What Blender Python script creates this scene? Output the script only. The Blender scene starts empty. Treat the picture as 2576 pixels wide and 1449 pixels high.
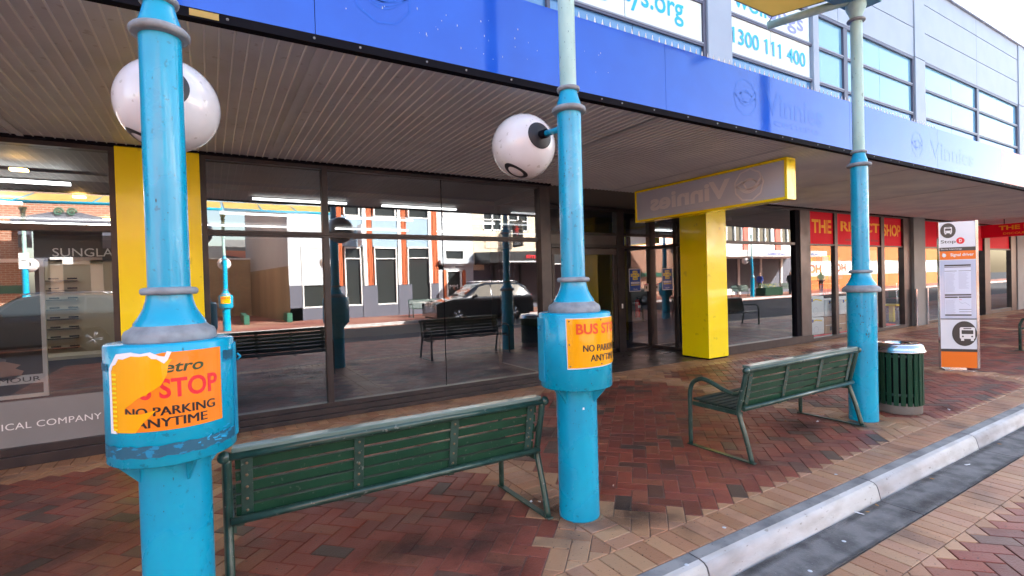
import bpy, bmesh, math, random
from mathutils import Vector, Matrix, geometry
random.seed(7)
R = math.radians
S = bpy.context.scene
C = S.collection
# ---------------------------------------------------------------- camera
cd = bpy.data.cameras.new('camera'); cam = bpy.data.objects.new('camera', cd); C.objects.link(cam)
cd.sensor_width = 36.0; cd.lens = 36*1266.1/2576; cd.clip_start = .02; cd.clip_end = 1500
yaw, pit, rol = R(30.969), R(-0.761), R(-1.6156)
fw = Vector((math.sin(yaw)*math.cos(pit), math.cos(yaw)*math.cos(pit), math.sin(pit)))
rt = Vector((math.cos(yaw), -math.sin(yaw), 0)); up = rt.cross(fw)
r2 = rt*math.cos(rol)+up*math.sin(rol); u2 = -rt*math.sin(rol)+up*math.cos(rol)
cam.matrix_world = Matrix(((r2.x, u2.x, -fw.x, 0), (r2.y, u2.y, -fw.y, 0), (r2.z, u2.z, -fw.z, 1.6), (0, 0, 0, 1)))
S.camera = cam
# ---------------------------------------------------------------- world and sun
SUN = Vector((.80, 1.0, .72)).normalized()
elev = math.asin(SUN.z); azim = math.atan2(SUN.x, SUN.y)
w = bpy.data.worlds.new('World'); S.world = w; w.use_nodes = True
nt = w.node_tree; bg = nt.nodes['Background']
sky = nt.nodes.new('ShaderNodeTexSky'); sky.sky_type = 'NISHITA'; sky.sun_disc = False
sky.sun_elevation = elev; sky.sun_rotation = azim; sky.air_density = 1.0; sky.dust_density = 2.5; sky.ozone_density = 1.0
wm = nt.nodes.new('ShaderNodeMix'); wm.data_type = 'RGBA'; wm.blend_type = 'MULTIPLY'; wm.inputs[0].default_value = 1; wm.inputs[7].default_value = (1, .92, .84, 1)
nt.links.new(sky.outputs[0], wm.inputs[6]); nt.links.new(wm.outputs[2], bg.inputs[0]); bg.inputs[1].default_value = 0.15
sl = bpy.data.lights.new('sun', 'SUN'); sl.energy = 5.0; sl.angle = R(.5); sl.color = (1, .95, .87)
so = bpy.data.objects.new('sun', sl); C.objects.link(so); so.location = (20, 30, 40)
so.rotation_euler = (-SUN).to_track_quat('-Z', 'Y').to_euler()
S.view_settings.view_transform = 'Standard'; S.view_settings.look = 'None'; S.view_settings.gamma = 1
S.view_settings.exposure = 2.75
S.render.engine = 'CYCLES'; S.cycles.max_bounces = 8; S.cycles.transparent_max_bounces = 16
# ---------------------------------------------------------------- materials
def mat(name, col, rough=.5, metal=0, col2=None, scale=6, amt=.5, lo=.4, hi=.65, bump=0, bscale=40, spec=.5, coat=0,
        stretch=(1, 1, 1), speck=0, speck_col=(.03, .03, .03), sscale=60, ior=None, attr=None, brick=None, emit=0, rvar=0):
    m = bpy.data.materials.new(name); m.use_nodes = True; t = m.node_tree; n = t.nodes; b = n['Principled BSDF']; L = t.links.new
    b.inputs['Roughness'].default_value = rough; b.inputs['Metallic'].default_value = metal
    b.inputs['Specular IOR Level'].default_value = spec
    if ior: b.inputs['IOR'].default_value = ior
    if coat: b.inputs['Coat Weight'].default_value = coat; b.inputs['Coat Roughness'].default_value = .04
    tc = n.new('ShaderNodeTexCoord'); mp = n.new('ShaderNodeMapping'); mp.inputs['Scale'].default_value = stretch
    L(tc.outputs['Object'], mp.inputs[0]); out = None
    rgb = n.new('ShaderNodeRGB'); rgb.outputs[0].default_value = (*col, 1); out = rgb.outputs[0]
    if brick:
        sx = n.new('ShaderNodeSeparateXYZ'); cb = n.new('ShaderNodeCombineXYZ'); L(tc.outputs['Object'], sx.inputs[0])
        L(sx.outputs[brick[2][0]], cb.inputs[0]); L(sx.outputs[brick[2][1]], cb.inputs[1])
        bt = n.new('ShaderNodeTexBrick'); L(cb.outputs[0], bt.inputs[0]); bt.inputs['Color1'].default_value = (*col, 1)
        bt.inputs['Color2'].default_value = (*brick[0], 1); bt.inputs['Mortar'].default_value = (*brick[1], 1)
        bt.inputs['Scale'].default_value = 1; bt.inputs['Brick Width'].default_value = brick[3]; bt.inputs['Row Height'].default_value = brick[4]
        bt.inputs['Mortar Size'].default_value = brick[5]; out = bt.outputs[0]
    if attr:
        a = n.new('ShaderNodeAttribute'); a.attribute_name = attr; out = a.outputs['Color']
    if col2:
        nz = n.new('ShaderNodeTexNoise'); nz.inputs['Scale'].default_value = scale; nz.inputs['Detail'].default_value = 7
        L(mp.outputs[0], nz.inputs[0]); cr = n.new('ShaderNodeMapRange'); cr.inputs[1].default_value = lo; cr.inputs[2].default_value = hi
        cr.inputs[4].default_value = amt; L(nz.outputs[0], cr.inputs[0])
        mx = n.new('ShaderNodeMix'); mx.data_type = 'RGBA'; L(cr.outputs[0], mx.inputs[0]); L(out, mx.inputs[6]); mx.inputs[7].default_value = (*col2, 1)
        out = mx.outputs[2]
    if speck:
        nz = n.new('ShaderNodeTexNoise'); nz.inputs['Scale'].default_value = sscale; nz.inputs['Detail'].default_value = 3
        L(mp.outputs[0], nz.inputs[0]); cr = n.new('ShaderNodeMapRange'); cr.inputs[1].default_value = .66; cr.inputs[2].default_value = .7
        cr.inputs[4].default_value = speck; L(nz.outputs[0], cr.inputs[0])
        mx = n.new('ShaderNodeMix'); mx.data_type = 'RGBA'; L(cr.outputs[0], mx.inputs[0]); L(out, mx.inputs[6]); mx.inputs[7].default_value = (*speck_col, 1)
        out = mx.outputs[2]
    L(out, b.inputs['Base Color'])
    if rvar:
        nz = n.new('ShaderNodeTexNoise'); nz.inputs['Scale'].default_value = 3; nz.inputs['Detail'].default_value = 5; L(tc.outputs['Object'], nz.inputs[0])
        cr = n.new('ShaderNodeMapRange'); cr.inputs[1].default_value = .35; cr.inputs[2].default_value = .65
        cr.inputs[3].default_value = max(0, rough-rvar); cr.inputs[4].default_value = min(1, rough+rvar); L(nz.outputs[0], cr.inputs[0]); L(cr.outputs[0], b.inputs['Roughness'])
    if bump:
        nz = n.new('ShaderNodeTexNoise'); nz.inputs['Scale'].default_value = bscale; nz.inputs['Detail'].default_value = 5
        L(mp.outputs[0], nz.inputs[0]); bp = n.new('ShaderNodeBump'); bp.inputs['Strength'].default_value = bump; bp.inputs['Distance'].default_value = .01
        L(nz.outputs[0], bp.inputs['Height']); L(bp.outputs[0], b.inputs['Normal'])
    if emit:
        b.inputs['Emission Color'].default_value = (*col, 1); b.inputs['Emission Strength'].default_value = emit
    return m
def glass(name, refl=.22, tint=(.75, .78, .78)):
    m = bpy.data.materials.new(name); m.use_nodes = True; t = m.node_tree; n = t.nodes; L = t.links.new
    n.remove(n['Principled BSDF']); o = n['Material Output']
    tr = n.new('ShaderNodeBsdfTransparent'); tr.inputs[0].default_value = (*tint, 1)
    gl = n.new('ShaderNodeBsdfGlossy'); gl.inputs['Roughness'].default_value = 0; gl.inputs[0].default_value = (.95, .97, 1, 1)
    nz = n.new('ShaderNodeTexNoise'); nz.inputs['Scale'].default_value = .9; nz.inputs['Detail'].default_value = 1; tcn = n.new('ShaderNodeTexCoord'); L(tcn.outputs['Object'], nz.inputs[0])
    bp = n.new('ShaderNodeBump'); bp.inputs['Strength'].default_value = .10; bp.inputs['Distance'].default_value = .012; L(nz.outputs[0], bp.inputs['Height']); L(bp.outputs[0], gl.inputs['Normal'])
    fr = n.new('ShaderNodeFresnel'); fr.inputs[0].default_value = 1.5
    ad = n.new('ShaderNodeMath'); ad.operation = 'ADD'; ad.use_clamp = True; ad.inputs[1].default_value = refl; L(fr.outputs[0], ad.inputs[0])
    mx = n.new('ShaderNodeMixShader'); L(ad.outputs[0], mx.inputs[0]); L(tr.outputs[0], mx.inputs[1]); L(gl.outputs[0], mx.inputs[2]); L(mx.outputs[0], o.inputs[0])
    return m
M = {}
M['turq'] = mat('turquoise_paint', (.0, .365, .58), .30, col2=(.0, .22, .40), scale=3, amt=.45, bump=.05, bscale=12, speck=.45, speck_col=(.01, .08, .13), sscale=34, coat=.3, rvar=.12)
M['turq_clean'] = mat('turquoise_paint_dull', (.0, .33, .53), .45, col2=(.02, .2, .36), scale=5, amt=.5, bump=.06, bscale=20)
M['faded'] = mat('faded_turquoise', (.42, .62, .58), .6, col2=(.25, .42, .40), scale=9, amt=.7, stretch=(1, 1, .3), speck=.7, speck_col=(.16, .22, .2), sscale=26)
M['ringgrey'] = mat('galvanised_grey', (.27, .30, .33), .55, col2=(.15, .16, .17), scale=14, amt=.7, bump=.1, bscale=60)
M['globe'] = mat('globe_opal', (.78, .76, .78), .16, col2=(.55, .5, .46), scale=3.5, amt=.35, coat=.4, speck=.4, speck_col=(.3, .26, .22), sscale=22)
M['black'] = mat('black_plastic', (.018, .018, .022), .5)
M['blackgap'] = mat('black_trim', (.006, .006, .010), .8, spec=.1)
M['yellow'] = mat('yellow_gloss', (.97, .79, .0), .22, coat=.3, col2=(.96, .74, .0), scale=1.5, amt=.5, speck=.25, speck_col=(.3, .22, .02), sscale=9)
M['bronze'] = mat('bronze_frame', (.034, .028, .030), .38, metal=.3, col2=(.07, .05, .045), scale=5)
M['bronze2'] = mat('brown_panel', (.09, .075, .072), .42, metal=.2, col2=(.075, .06, .055), scale=3, rvar=.1)
M['soffit'] = mat('soffit_sheet', (.60, .655, .71), .42, col2=(.48, .52, .565), scale=2.2, amt=.7, speck=.25, speck_col=(.08, .06, .05), sscale=13)
M['soffitrib'] = mat('soffit_rib_highlight', (.78, .81, .80), .35, col2=(.60, .64, .68), scale=1.3, amt=.9)  # lighter rib colour imitates the highlights along the ribs
M['fascia'] = mat('blue_sign_panel', (.012, .085, .56), .10, ior=1.55, spec=.6, col2=(.014, .11, .66), scale=2.5, amt=.5, rvar=.04)
M['ghost'] = mat('ghost_lettering', (.014, .10, .60), .16, ior=1.52, col2=(.008, .12, .6), scale=9, amt=.6)
M['scratch'] = mat('adhesive_scraps', (.45, .5, .6), .4)
M['fasciared'] = mat('red_sign_panel', (.62, .03, .05), .2, ior=1.45)
M['wallpan'] = mat('pale_cladding', (.27, .32, .41), .5, col2=(.235, .285, .37), scale=1.3, amt=.6)
M['joint'] = mat('dark_joint', (.09, .10, .13), .6)
M['upframe'] = mat('slate_frame', (.07, .07, .11), .4, metal=.2)
M['upsill'] = mat('grey_transom', (.22, .24, .30), .4)
M['upglass'] = mat('pale_blue_glass', (.13, .31, .47), .03, ior=1.9, spec=.6)
M['upglass2'] = mat('low_blue_glass', (.06, .18, .38), .03, ior=1.9, spec=.6)
M['signwhite'] = mat('white_sign_film', (.60, .68, .68), .3)
M['cyan'] = mat('cyan_letter', (.0, .36, .68), .4)
M['purple'] = mat('purple_letter', (.20, .22, .48), .4)
M['glass'] = glass('shop_glass', .19)
M['glass_dim'] = glass('tinted_shop_glass', .22, (.38, .42, .42))
M['glass_clear'] = glass('clear_shop_glass', .10, (.85, .88, .88))
M['carglass'] = mat('car_glass', (.03, .04, .045), .03, ior=1.5)
M['benchgreen'] = mat('green_bench_paint', (.010, .045, .025), .42, spec=.2, col2=(.014, .070, .036), scale=6, amt=.4, bump=.08, bscale=25, speck=.35, speck_col=(.12, .14, .12), sscale=38, rvar=.12)
M['benchtube'] = mat('green_steel_paint', (.012, .045, .034), .3, col2=(.04, .09, .075), scale=11, amt=.7, bump=.12, bscale=40, coat=.35, speck=.6, speck_col=(.25, .27, .25), sscale=30)
M['rustbolt'] = mat('rusty_bolt', (.20, .14, .09), .6, metal=.5)
M['steel'] = mat('polished_steel', (.58, .60, .64), .16, metal=1, rvar=.06)
M['concrete'] = mat('concrete', (.15, .13, .11), .85, col2=(.22, .2, .18), scale=7, bump=.2, bscale=60)
M['kerbtop'] = mat('kerb_concrete', (.27, .265, .26), .8, col2=(.11, .11, .12), scale=5, amt=.8, bump=.25, bscale=90, speck=.5, speck_col=(.05, .05, .05), sscale=40)
M['kerbface'] = mat('worn_white_kerb', (.52, .515, .51), .7, col2=(.36, .34, .32), scale=6, amt=.8, bump=.15, bscale=60, stretch=(.6, 1, 1.5), speck=.6, speck_col=(.2, .18, .15), sscale=32)
M['gutter'] = mat('gutter_concrete', (.17, .165, .165), .8, col2=(.06, .06, .062), scale=7, amt=.85, bump=.6, bscale=90, speck=.4, speck_col=(.3, .3, .3), sscale=70, rvar=.12)
M['grout'] = mat('grout', (.21, .135, .10), .9, col2=(.07, .05, .042), scale=3)
M['asphalt'] = mat('asphalt', (.028, .030, .036), .85, col2=(.02, .02, .024), scale=2, bump=.4, bscale=150)
M['brickpav'] = mat('clay_paver', (.2, .05, .04), .46, attr='tone', col2=(.045, .028, .024), scale=2.2, amt=.7, lo=.54, hi=.74, bump=.35, bscale=90, speck=.9, speck_col=(.045, .026, .02), sscale=48, rvar=.10, spec=.45)
M['tile'] = mat('dark_entry_tile', (.055, .042, .040), .35, brick=((.065, .048, .045), (.02, .015, .014), (0, 1), .46, .23, .006), rvar=.08)
M['carpet'] = mat('blue_carpet', (.012, .018, .055), .95, brick=((.016, .022, .06), (.012, .014, .03), (0, 1), .5, .5, .008), bump=.3, bscale=150)
M['inwall'] = mat('interior_wall', (.07, .07, .068), .7)
M['indark'] = mat('interior_dark', (.035, .033, .032), .6)
M['inceil'] = mat('interior_ceiling', (.16, .155, .15), .7)
M['tube'] = mat('fluoro_tube', (1, 1, 1), .4, emit=.8)
M['warm'] = mat('warm_lamp', (1, .55, .15), .4, emit=6)
M['white'] = mat('white_paint', (.74, .74, .74), .4)
M['whitegloss'] = mat('white_enamel', (.72, .75, .80), .18, coat=.4)
M['orange'] = mat('orange_vinyl', (.88, .24, .01), .25, col2=(.8, .2, .01), scale=5, coat=.3)
M['amber'] = mat('amber_vinyl', (.92, .42, .0), .25, col2=(.85, .36, .0), scale=4, coat=.3)
M['amber2'] = mat('amber_sign_enamel', (.90, .40, .0), .2, col2=(.85, .34, .0), scale=4, coat=.4)
M['vyellow'] = mat('yellow_vinyl', (.9, .68, .0), .3)
M['redtxt'] = mat('red_letter', (.75, .02, .03), .35)
M['orangered'] = mat('orange_red_letter', (.72, .06, .01), .35)
M['blacktxt'] = mat('black_letter', (.015, .012, .01), .4)
M['greentxt'] = mat('dark_green_letter', (.03, .06, .015), .4)
M['paper'] = mat('torn_paper', (.78, .78, .80), .8)
M['tape'] = mat('old_tape', (.012, .10, .17), .5, col2=(.0, .24, .45), scale=24, amt=.9, lo=.55, hi=.6, stretch=(1, 1, 2))
M['tagblue'] = mat('blue_glue_tag', (.02, .38, .68), .5)
M['signface'] = mat('lightbox_face', (.52, .56, .66), .35)
M['signghost'] = mat('lightbox_letter', (.74, .73, .76), .4)
M['red'] = mat('red_film', (.78, .0, .022), .6, spec=.2)
M['redlet'] = mat('yellow_letter', (.95, .42, .02), .5, spec=.2)
M['grey'] = mat('grey_panel', (.20, .20, .205), .6, col2=(.16, .16, .16), scale=2, bump=.1)
M['charcoal'] = mat('charcoal_enamel', (.045, .042, .040), .35)
M['orangepan'] = mat('orange_enamel', (.80, .17, .01), .3)
M['timetable'] = mat('timetable_sheet', (.50, .56, .70), .12, coat=.5)
M['paperlite'] = mat('timetable_paper', (.66, .70, .82), .3)
M['printgrey'] = mat('print_grey', (.35, .37, .48), .4)
M['fabric'] = mat('yellow_awning_fabric', (.88, .64, .22), .8, col2=(.8, .56, .18), scale=2, amt=.6)
_t = M['fabric'].node_tree; _tl = _t.nodes.new('ShaderNodeBsdfTranslucent'); _tl.inputs[0].default_value = (.95, .74, .30, 1); _mx = _t.nodes.new('ShaderNodeMixShader'); _mx.inputs[0].default_value = .5
_t.links.new(_t.nodes['Principled BSDF'].outputs[0], _mx.inputs[1]); _t.links.new(_tl.outputs[0], _mx.inputs[2]); _t.links.new(_mx.outputs[0], _t.nodes['Material Output'].inputs[0])
M['seatdark'] = mat('dark_seat_paint', (.012, .028, .020), .6, col2=(.02, .04, .03), scale=8)  # darker, rougher green for the seat slats
M['topslat'] = mat('sky_sheen_top_slat', (.13, .20, .18), .3, col2=(.07, .13, .11), scale=7, amt=.7, coat=.4, stretch=(.3, 1, 1))  # sky sheen on the top slat is put into this pale colour
M['beamteal'] = mat('dull_teal_steel', (.10, .30, .36), .5, col2=(.16, .32, .34), scale=4)
M['boxcard'] = mat('cardboard', (.42, .26, .13), .8, col2=(.34, .2, .1), scale=4)
M['boxwhite'] = mat('white_wrap', (.70, .76, .80), .35)
M['extred'] = mat('extinguisher_red', (.55, .01, .015), .25, coat=.5)
M['skin'] = mat('skin', (.42, .24, .17), .5)
M['shirtblue'] = mat('blue_shirt', (.05, .10, .45), .8); M['denim'] = mat('dark_trousers', (.02, .022, .035), .8)
M['shirtdark'] = mat('dark_jacket', (.02, .02, .024), .8); M['shirtwhite'] = mat('white_shirt', (.6, .58, .55), .8); M['hair'] = mat('dark_hair', (.02, .014, .01), .6)
M['butt'] = mat('cigarette_paper', (.6, .58, .54), .8); M['leaf'] = mat('dry_leaf', (.33, .17, .05), .8); M['gum'] = mat('trodden_gum', (.55, .58, .62), .7)
# ---------------------------------------------------------------- mesh helpers
def tag(o, label=None, cat=None, group=None, kind=None):
    if label: o['label'] = label
    if cat: o['category'] = cat
    if group: o['group'] = group
    if kind: o['kind'] = kind
    return o
def root_loc(p):
    while p.parent: p = p.parent
    return p.location
def thing(name, loc, label, cat, group=None):
    o = bpy.data.objects.new(name, None); C.objects.link(o); o.location = loc; o.empty_display_size = .2
    return tag(o, label, cat, group)
def kids(o): return [c for c in C.objects if c.parent == o]
def copy_tree(o, parent=None):
    c = o.copy(); C.objects.link(c); c.parent = parent
    for k in kids(o): copy_tree(k, c)
    return c
class MB:
    def __init__(s): s.v = []; s.f = []; s.m = []; s.sm = []; s.col = None
    def add(s, vs, fs, mi=0, smooth=False):
        b = len(s.v); s.v += [tuple(v) for v in vs]
        for f in fs: s.f.append(tuple(i+b for i in f)); s.m.append(mi); s.sm.append(smooth)
        return s
    def box(s, x0, x1, y0, y1, z0, z1, mi=0):
        v = [(x, y, z) for x in (x0, x1) for y in (y0, y1) for z in (z0, z1)]
        return s.add(v, [(0, 1, 3, 2), (4, 6, 7, 5), (0, 4, 5, 1), (2, 3, 7, 6), (0, 2, 6, 4), (1, 5, 7, 3)], mi)
    def quad(s, *p, mi=0): return s.add(p, [tuple(range(len(p)))], mi)
    def tube(s, path, r, n=12, mi=0, caps=True, flat=None):
        P = [Vector(p) for p in path]; rs = r if isinstance(r, (list, tuple)) else [r]*len(P)
        T = [(P[min(i+1, len(P)-1)]-P[max(i-1, 0)]).normalized() for i in range(len(P))]
        u = T[0].orthogonal().normalized()
        if flat: u = (Vector(flat)-T[0]*Vector(flat).dot(T[0])).normalized()
        vs = []
        for i, p in enumerate(P):
            u = (u-T[i]*u.dot(T[i])).normalized(); w_ = T[i].cross(u)
            for k in range(n):
                a = 2*math.pi*k/n; vs.append(p+(u*math.cos(a)+w_*math.sin(a))*rs[i])
        fs = [(i*n+k, i*n+(k+1) % n, (i+1)*n+(k+1) % n, (i+1)*n+k) for i in range(len(P)-1) for k in range(n)]
        s.add(vs, fs, mi, True)
        if caps:
            b = len(s.v)-len(vs); s.f.append(tuple(b+k for k in reversed(range(n)))); s.m.append(mi); s.sm.append(False)
            s.f.append(tuple(b+(len(P)-1)*n+k for k in range(n))); s.m.append(mi); s.sm.append(False)
        return s
    def lathe(s, prof, c=(0, 0, 0), n=40, mi=0, smooth=True):
        vs = []
        for r, z in prof:
            for k in range(n):
                a = 2*math.pi*k/n; vs.append((c[0]+r*math.cos(a), c[1]+r*math.sin(a), c[2]+z))
        fs = [(i*n+k, i*n+(k+1) % n, (i+1)*n+(k+1) % n, (i+1)*n+k) for i in range(len(prof)-1) for k in range(n)]
        return s.add(vs, fs, mi, smooth)
    def sphere(s, c, r, n=32, mi=0, sc=(1, 1, 1)):
        prof = []
        vs = []; fs = []
        m = n//2
        for i in range(m+1):
            t = math.pi*i/m
            for k in range(n):
                a = 2*math.pi*k/n
                vs.append((c[0]+r*sc[0]*math.sin(t)*math.cos(a), c[1]+r*sc[1]*math.sin(t)*math.sin(a), c[2]+r*sc[2]*math.cos(t)))
        for i in range(m):
            for k in range(n): fs.append((i*n+k, (i+1)*n+k, (i+1)*n+(k+1) % n, i*n+(k+1) % n))
        return s.add(vs, fs, mi, True)
    def prism(s, poly, o, a, b, d, mi=0):
        """2D poly extruded by vector d; o origin, a,b axes"""
        o, a, b, d = map(Vector, (o, a, b, d)); n = len(poly)
        p0 = [o+a*x+b*y for x, y in poly]; p1 = [p+d for p in p0]
        tris = geometry.tessellate_polygon([[Vector((x, y, 0)) for x, y in poly]])
        fs = [tuple(t) for t in tris]+[tuple(i+n for i in reversed(t)) for t in tris]+[(i, (i+1) % n, (i+1) % n+n, i+n) for i in range(n)]
        return s.add(p0+p1, fs, mi)
    def build(s, name, mats, parent=None, bevel=0, loc=None):
        me = bpy.data.meshes.new(name)
        off = root_loc(parent) if parent else Vector(loc or (0, 0, 0))
        me.from_pydata([Vector(v)-off for v in s.v], [], s.f)
        for m in (mats if isinstance(mats, list) else [mats]): me.materials.append(M[m] if isinstance(m, str) else m)
        me.polygons.foreach_set('material_index', s.m); me.polygons.foreach_set('use_smooth', s.sm)
        if s.col:
            at = me.color_attributes.new('tone', 'FLOAT_COLOR', 'CORNER'); buf = []
            for p, c in zip(me.polygons, s.col): buf += list(c)*p.loop_total
            at.data.foreach_set('color', buf)
        bm = bmesh.new(); bm.from_mesh(me); bmesh.ops.remove_doubles(bm, verts=bm.verts, dist=1e-5) if not s.col else None
        if not s.col: bmesh.ops.recalc_face_normals(bm, faces=bm.faces)
        bm.to_mesh(me); bm.free()
        o = bpy.data.objects.new(name, me); C.objects.link(o)
        if parent: o.parent = parent
        else: o.location = off
        if bevel:
            b = o.modifiers.new('b', 'BEVEL'); b.width = bevel; b.segments = 2; b.limit_method = 'ANGLE'; b.angle_limit = R(35)
        return o
def boxo(name, m, parent, *b, bevel=0, loc=None): return MB().box(*b).build(name, m, parent, bevel, loc)
def text_geo(body, bold=0, spacing=1.0):
    cu = bpy.data.curves.new('t', 'FONT'); cu.body = body; cu.size = 1; cu.offset = bold; cu.space_character = spacing; cu.resolution_u = 4
    o = bpy.data.objects.new('t', cu); C.objects.link(o); dg = bpy.context.evaluated_depsgraph_get()
    me = bpy.data.meshes.new_from_object(o.evaluated_get(dg)); C.objects.unlink(o); bpy.data.objects.remove(o)
    v = [(p.co.x, p.co.y) for p in me.vertices]; f = [tuple(p.vertices) for p in me.polygons]; bpy.data.meshes.remove(me)
    return v, f
def add_text(mb, body, o, right, upv, width, height, mi=0, bold=0, wrap=None, shear=0, spacing=1.0, ref=None, crop=None):
    """lettering centred on o; 'ref' = reference string that sets the height (e.g. a capital). wrap(u,v)->point"""
    v, f = text_geo(body, bold, spacing)
    xs = [p[0] for p in v]; x0, x1 = min(xs), max(xs)
    if ref: ys = [p[1] for p in text_geo(ref, bold)[0]]
    else: ys = [p[1] for p in v]
    y0, y1 = min(ys), max(ys); sx = width/(x1-x0); sy = height/(y1-y0); xc = (x0+x1)/2; yc = (y0+y1)/2
    o, right, upv = Vector(o), Vector(right), Vector(upv)
    P = [((x-xc)*sx, (y-yc)*sy) for x, y in v]
    P = [(x+shear*y, y) for x, y in P]
    if crop: f = [q for q in f if crop(sum(P[i][0] for i in q)/len(q), sum(P[i][1] for i in q)/len(q))]
    if not wrap: mb.add([o+right*x+upv*y for x, y in P], f, mi); return
    st_ = .012
    for q in f:
        T = [P[i] for i in q]; a_ = min(p[0] for p in T); b_ = max(p[0] for p in T)
        k0, k1 = math.floor(a_/st_), math.ceil(b_/st_)
        for k in range(k0, k1):
            c_ = clip(T, -1, 0, -k*st_); c_ = clip(c_, 1, 0, (k+1)*st_) if len(c_) > 2 else c_
            if len(c_) > 2: mb.add([wrap(x, y) for x, y in c_], [tuple(range(len(c_)))], mi)
def text(name, body, m, parent, o, right, upv, width, height, **k):
    mb = MB(); add_text(mb, body, o, right, upv, width, height, **k); return mb.build(name, m, parent)
class Pl:
    """drawing on a flat panel: lifts in mm along the normal"""
    def __init__(s, o, a, b): s.o, s.a, s.b = Vector(o), Vector(a), Vector(b); s.n = s.a.cross(s.b).normalized(); s.mb = MB()
    def p(s, x, y, l): return s.o+s.a*x+s.b*y+s.n*l*.001
    def poly(s, pts, l=2, mi=0):
        tr = geometry.tessellate_polygon([[Vector((x, y, 0)) for x, y in pts]])
        s.mb.add([s.p(x, y, l) for x, y in pts], [tuple(t) for t in tr], mi); return s
    def rect(s, x0, x1, y0, y1, l=2, mi=0): return s.poly([(x0, y0), (x1, y0), (x1, y1), (x0, y1)], l, mi)
    def rrect(s, x0, x1, y0, y1, r, l=2, mi=0):
        pts = []
        for cx, cy, a0 in ((x1-r, y1-r, 0), (x0+r, y1-r, 90), (x0+r, y0+r, 180), (x1-r, y0+r, 270)):
            pts += [(cx+r*math.cos(R(a0+k*15)), cy+r*math.sin(R(a0+k*15))) for k in range(7)]
        return s.poly(pts, l, mi)
    def disc(s, x, y, rx, ry=None, l=2, mi=0, n=32):
        ry = ry or rx; return s.poly([(x+rx*math.cos(2*math.pi*k/n), y+ry*math.sin(2*math.pi*k/n)) for k in range(n)], l, mi)
    def line(s, pts, wd, l=2, mi=0):
        for (x0, y0), (x1, y1) in zip(pts, pts[1:]):
            d = math.hypot(x1-x0, y1-y0) or 1; nx, ny = -(y1-y0)/d*wd/2, (x1-x0)/d*wd/2
            s.poly([(x0+nx, y0+ny), (x0-nx, y0-ny), (x1-nx, y1-ny), (x1+nx, y1+ny)], l, mi)
        return s
    def text(s, body, x, y, wd, h, l=2, mi=0, **k):
        add_text(s.mb, body, s.p(x, y, l), s.a, s.b, wd, h, mi, **k); return s
    def build(s, name, mats, parent): return s.mb.build(name, mats, parent)
# ================================================================ GROUND
def struct(o): o['kind'] = 'structure'; return o
struct(boxo('ground', 'asphalt', None, -200, 260, -220, 140, -.6, -.2))
struct(boxo('road', 'asphalt', None, -90, 140, -8.2, 1.53, -.3, -.121))
BY0, BY1 = 2.225, 6.17         # paving field between the two soldier courses
def clip(poly, a, b, c):       # keep a*x+b*y<=c
    out = []
    for i in range(len(poly)):
        p, q = poly[i], poly[(i+1) % len(poly)]; dp, dq = a*p[0]+b*p[1]-c, a*q[0]+b*q[1]-c
        if dp <= 0: out.append(p)
        if (dp < 0 < dq) or (dq < 0 < dp):
            t = dp/(dp-dq); out.append((p[0]+(q[0]-p[0])*t, p[1]+(q[1]-p[1])*t))
    return out
def area(p): return abs(sum(p[i][0]*p[(i+1) % len(p)][1]-p[(i+1) % len(p)][0]*p[i][1] for i in range(len(p))))/2
def inset(p, d):
    n = len(p); out = []
    s = sum(p[i][0]*p[(i+1) % n][1]-p[(i+1) % n][0]*p[i][1] for i in range(n)); sg = 1 if s > 0 else -1
    L = []; q = []
    for i in range(n):
        if math.hypot(p[i][0]-p[i-1][0], p[i][1]-p[i-1][1]) > .0015: q.append(p[i])
    p = []; n = len(q)
    if n < 3: return None
    for i in range(n):
        (ax, ay), (bx, by), (cx, cy) = q[i-1], q[i], q[(i+1) % n]
        if abs((bx-ax)*(cy-by)-(by-ay)*(cx-bx)) > 2e-6: p.append(q[i])
    n = len(p)
    if n < 3: return None
    for i in range(n):
        ax, ay = p[i]; bx, by = p[(i+1) % n]; l = math.hypot(bx-ax, by-ay)
        if l < 1e-4: continue
        nx, ny = -(by-ay)/l*sg, (bx-ax)/l*sg; L.append((nx, ny, nx*ax+ny*ay+d))
    m = len(L)
    if m < 3: return None
    for i in range(m):
        a1, b1, c1 = L[i-1]; a2, b2, c2 = L[i]; dt = a1*b2-a2*b1
        if abs(dt) < 1e-5: return None
        out.append(((c1*b2-c2*b1)/dt, (a1*c2-a2*c1)/dt))
    # valid if still inside
    for x, y in out:
        for a1, b1, c1 in L:
            if a1*x+b1*y < c1-1e-4: return None
    return out
REDS = [(.235, .058, .036), (.215, .053, .035), (.25, .063, .038), (.20, .053, .035), (.225, .054, .034), (.165, .050, .035), (.235, .075, .043)]
DARK = [(.085, .052, .038), (.10, .058, .04), (.12, .054, .038)]
PALE = [(.40, .215, .115), (.37, .19, .10), (.41, .235, .13), (.34, .165, .09), (.38, .20, .12)]
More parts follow.
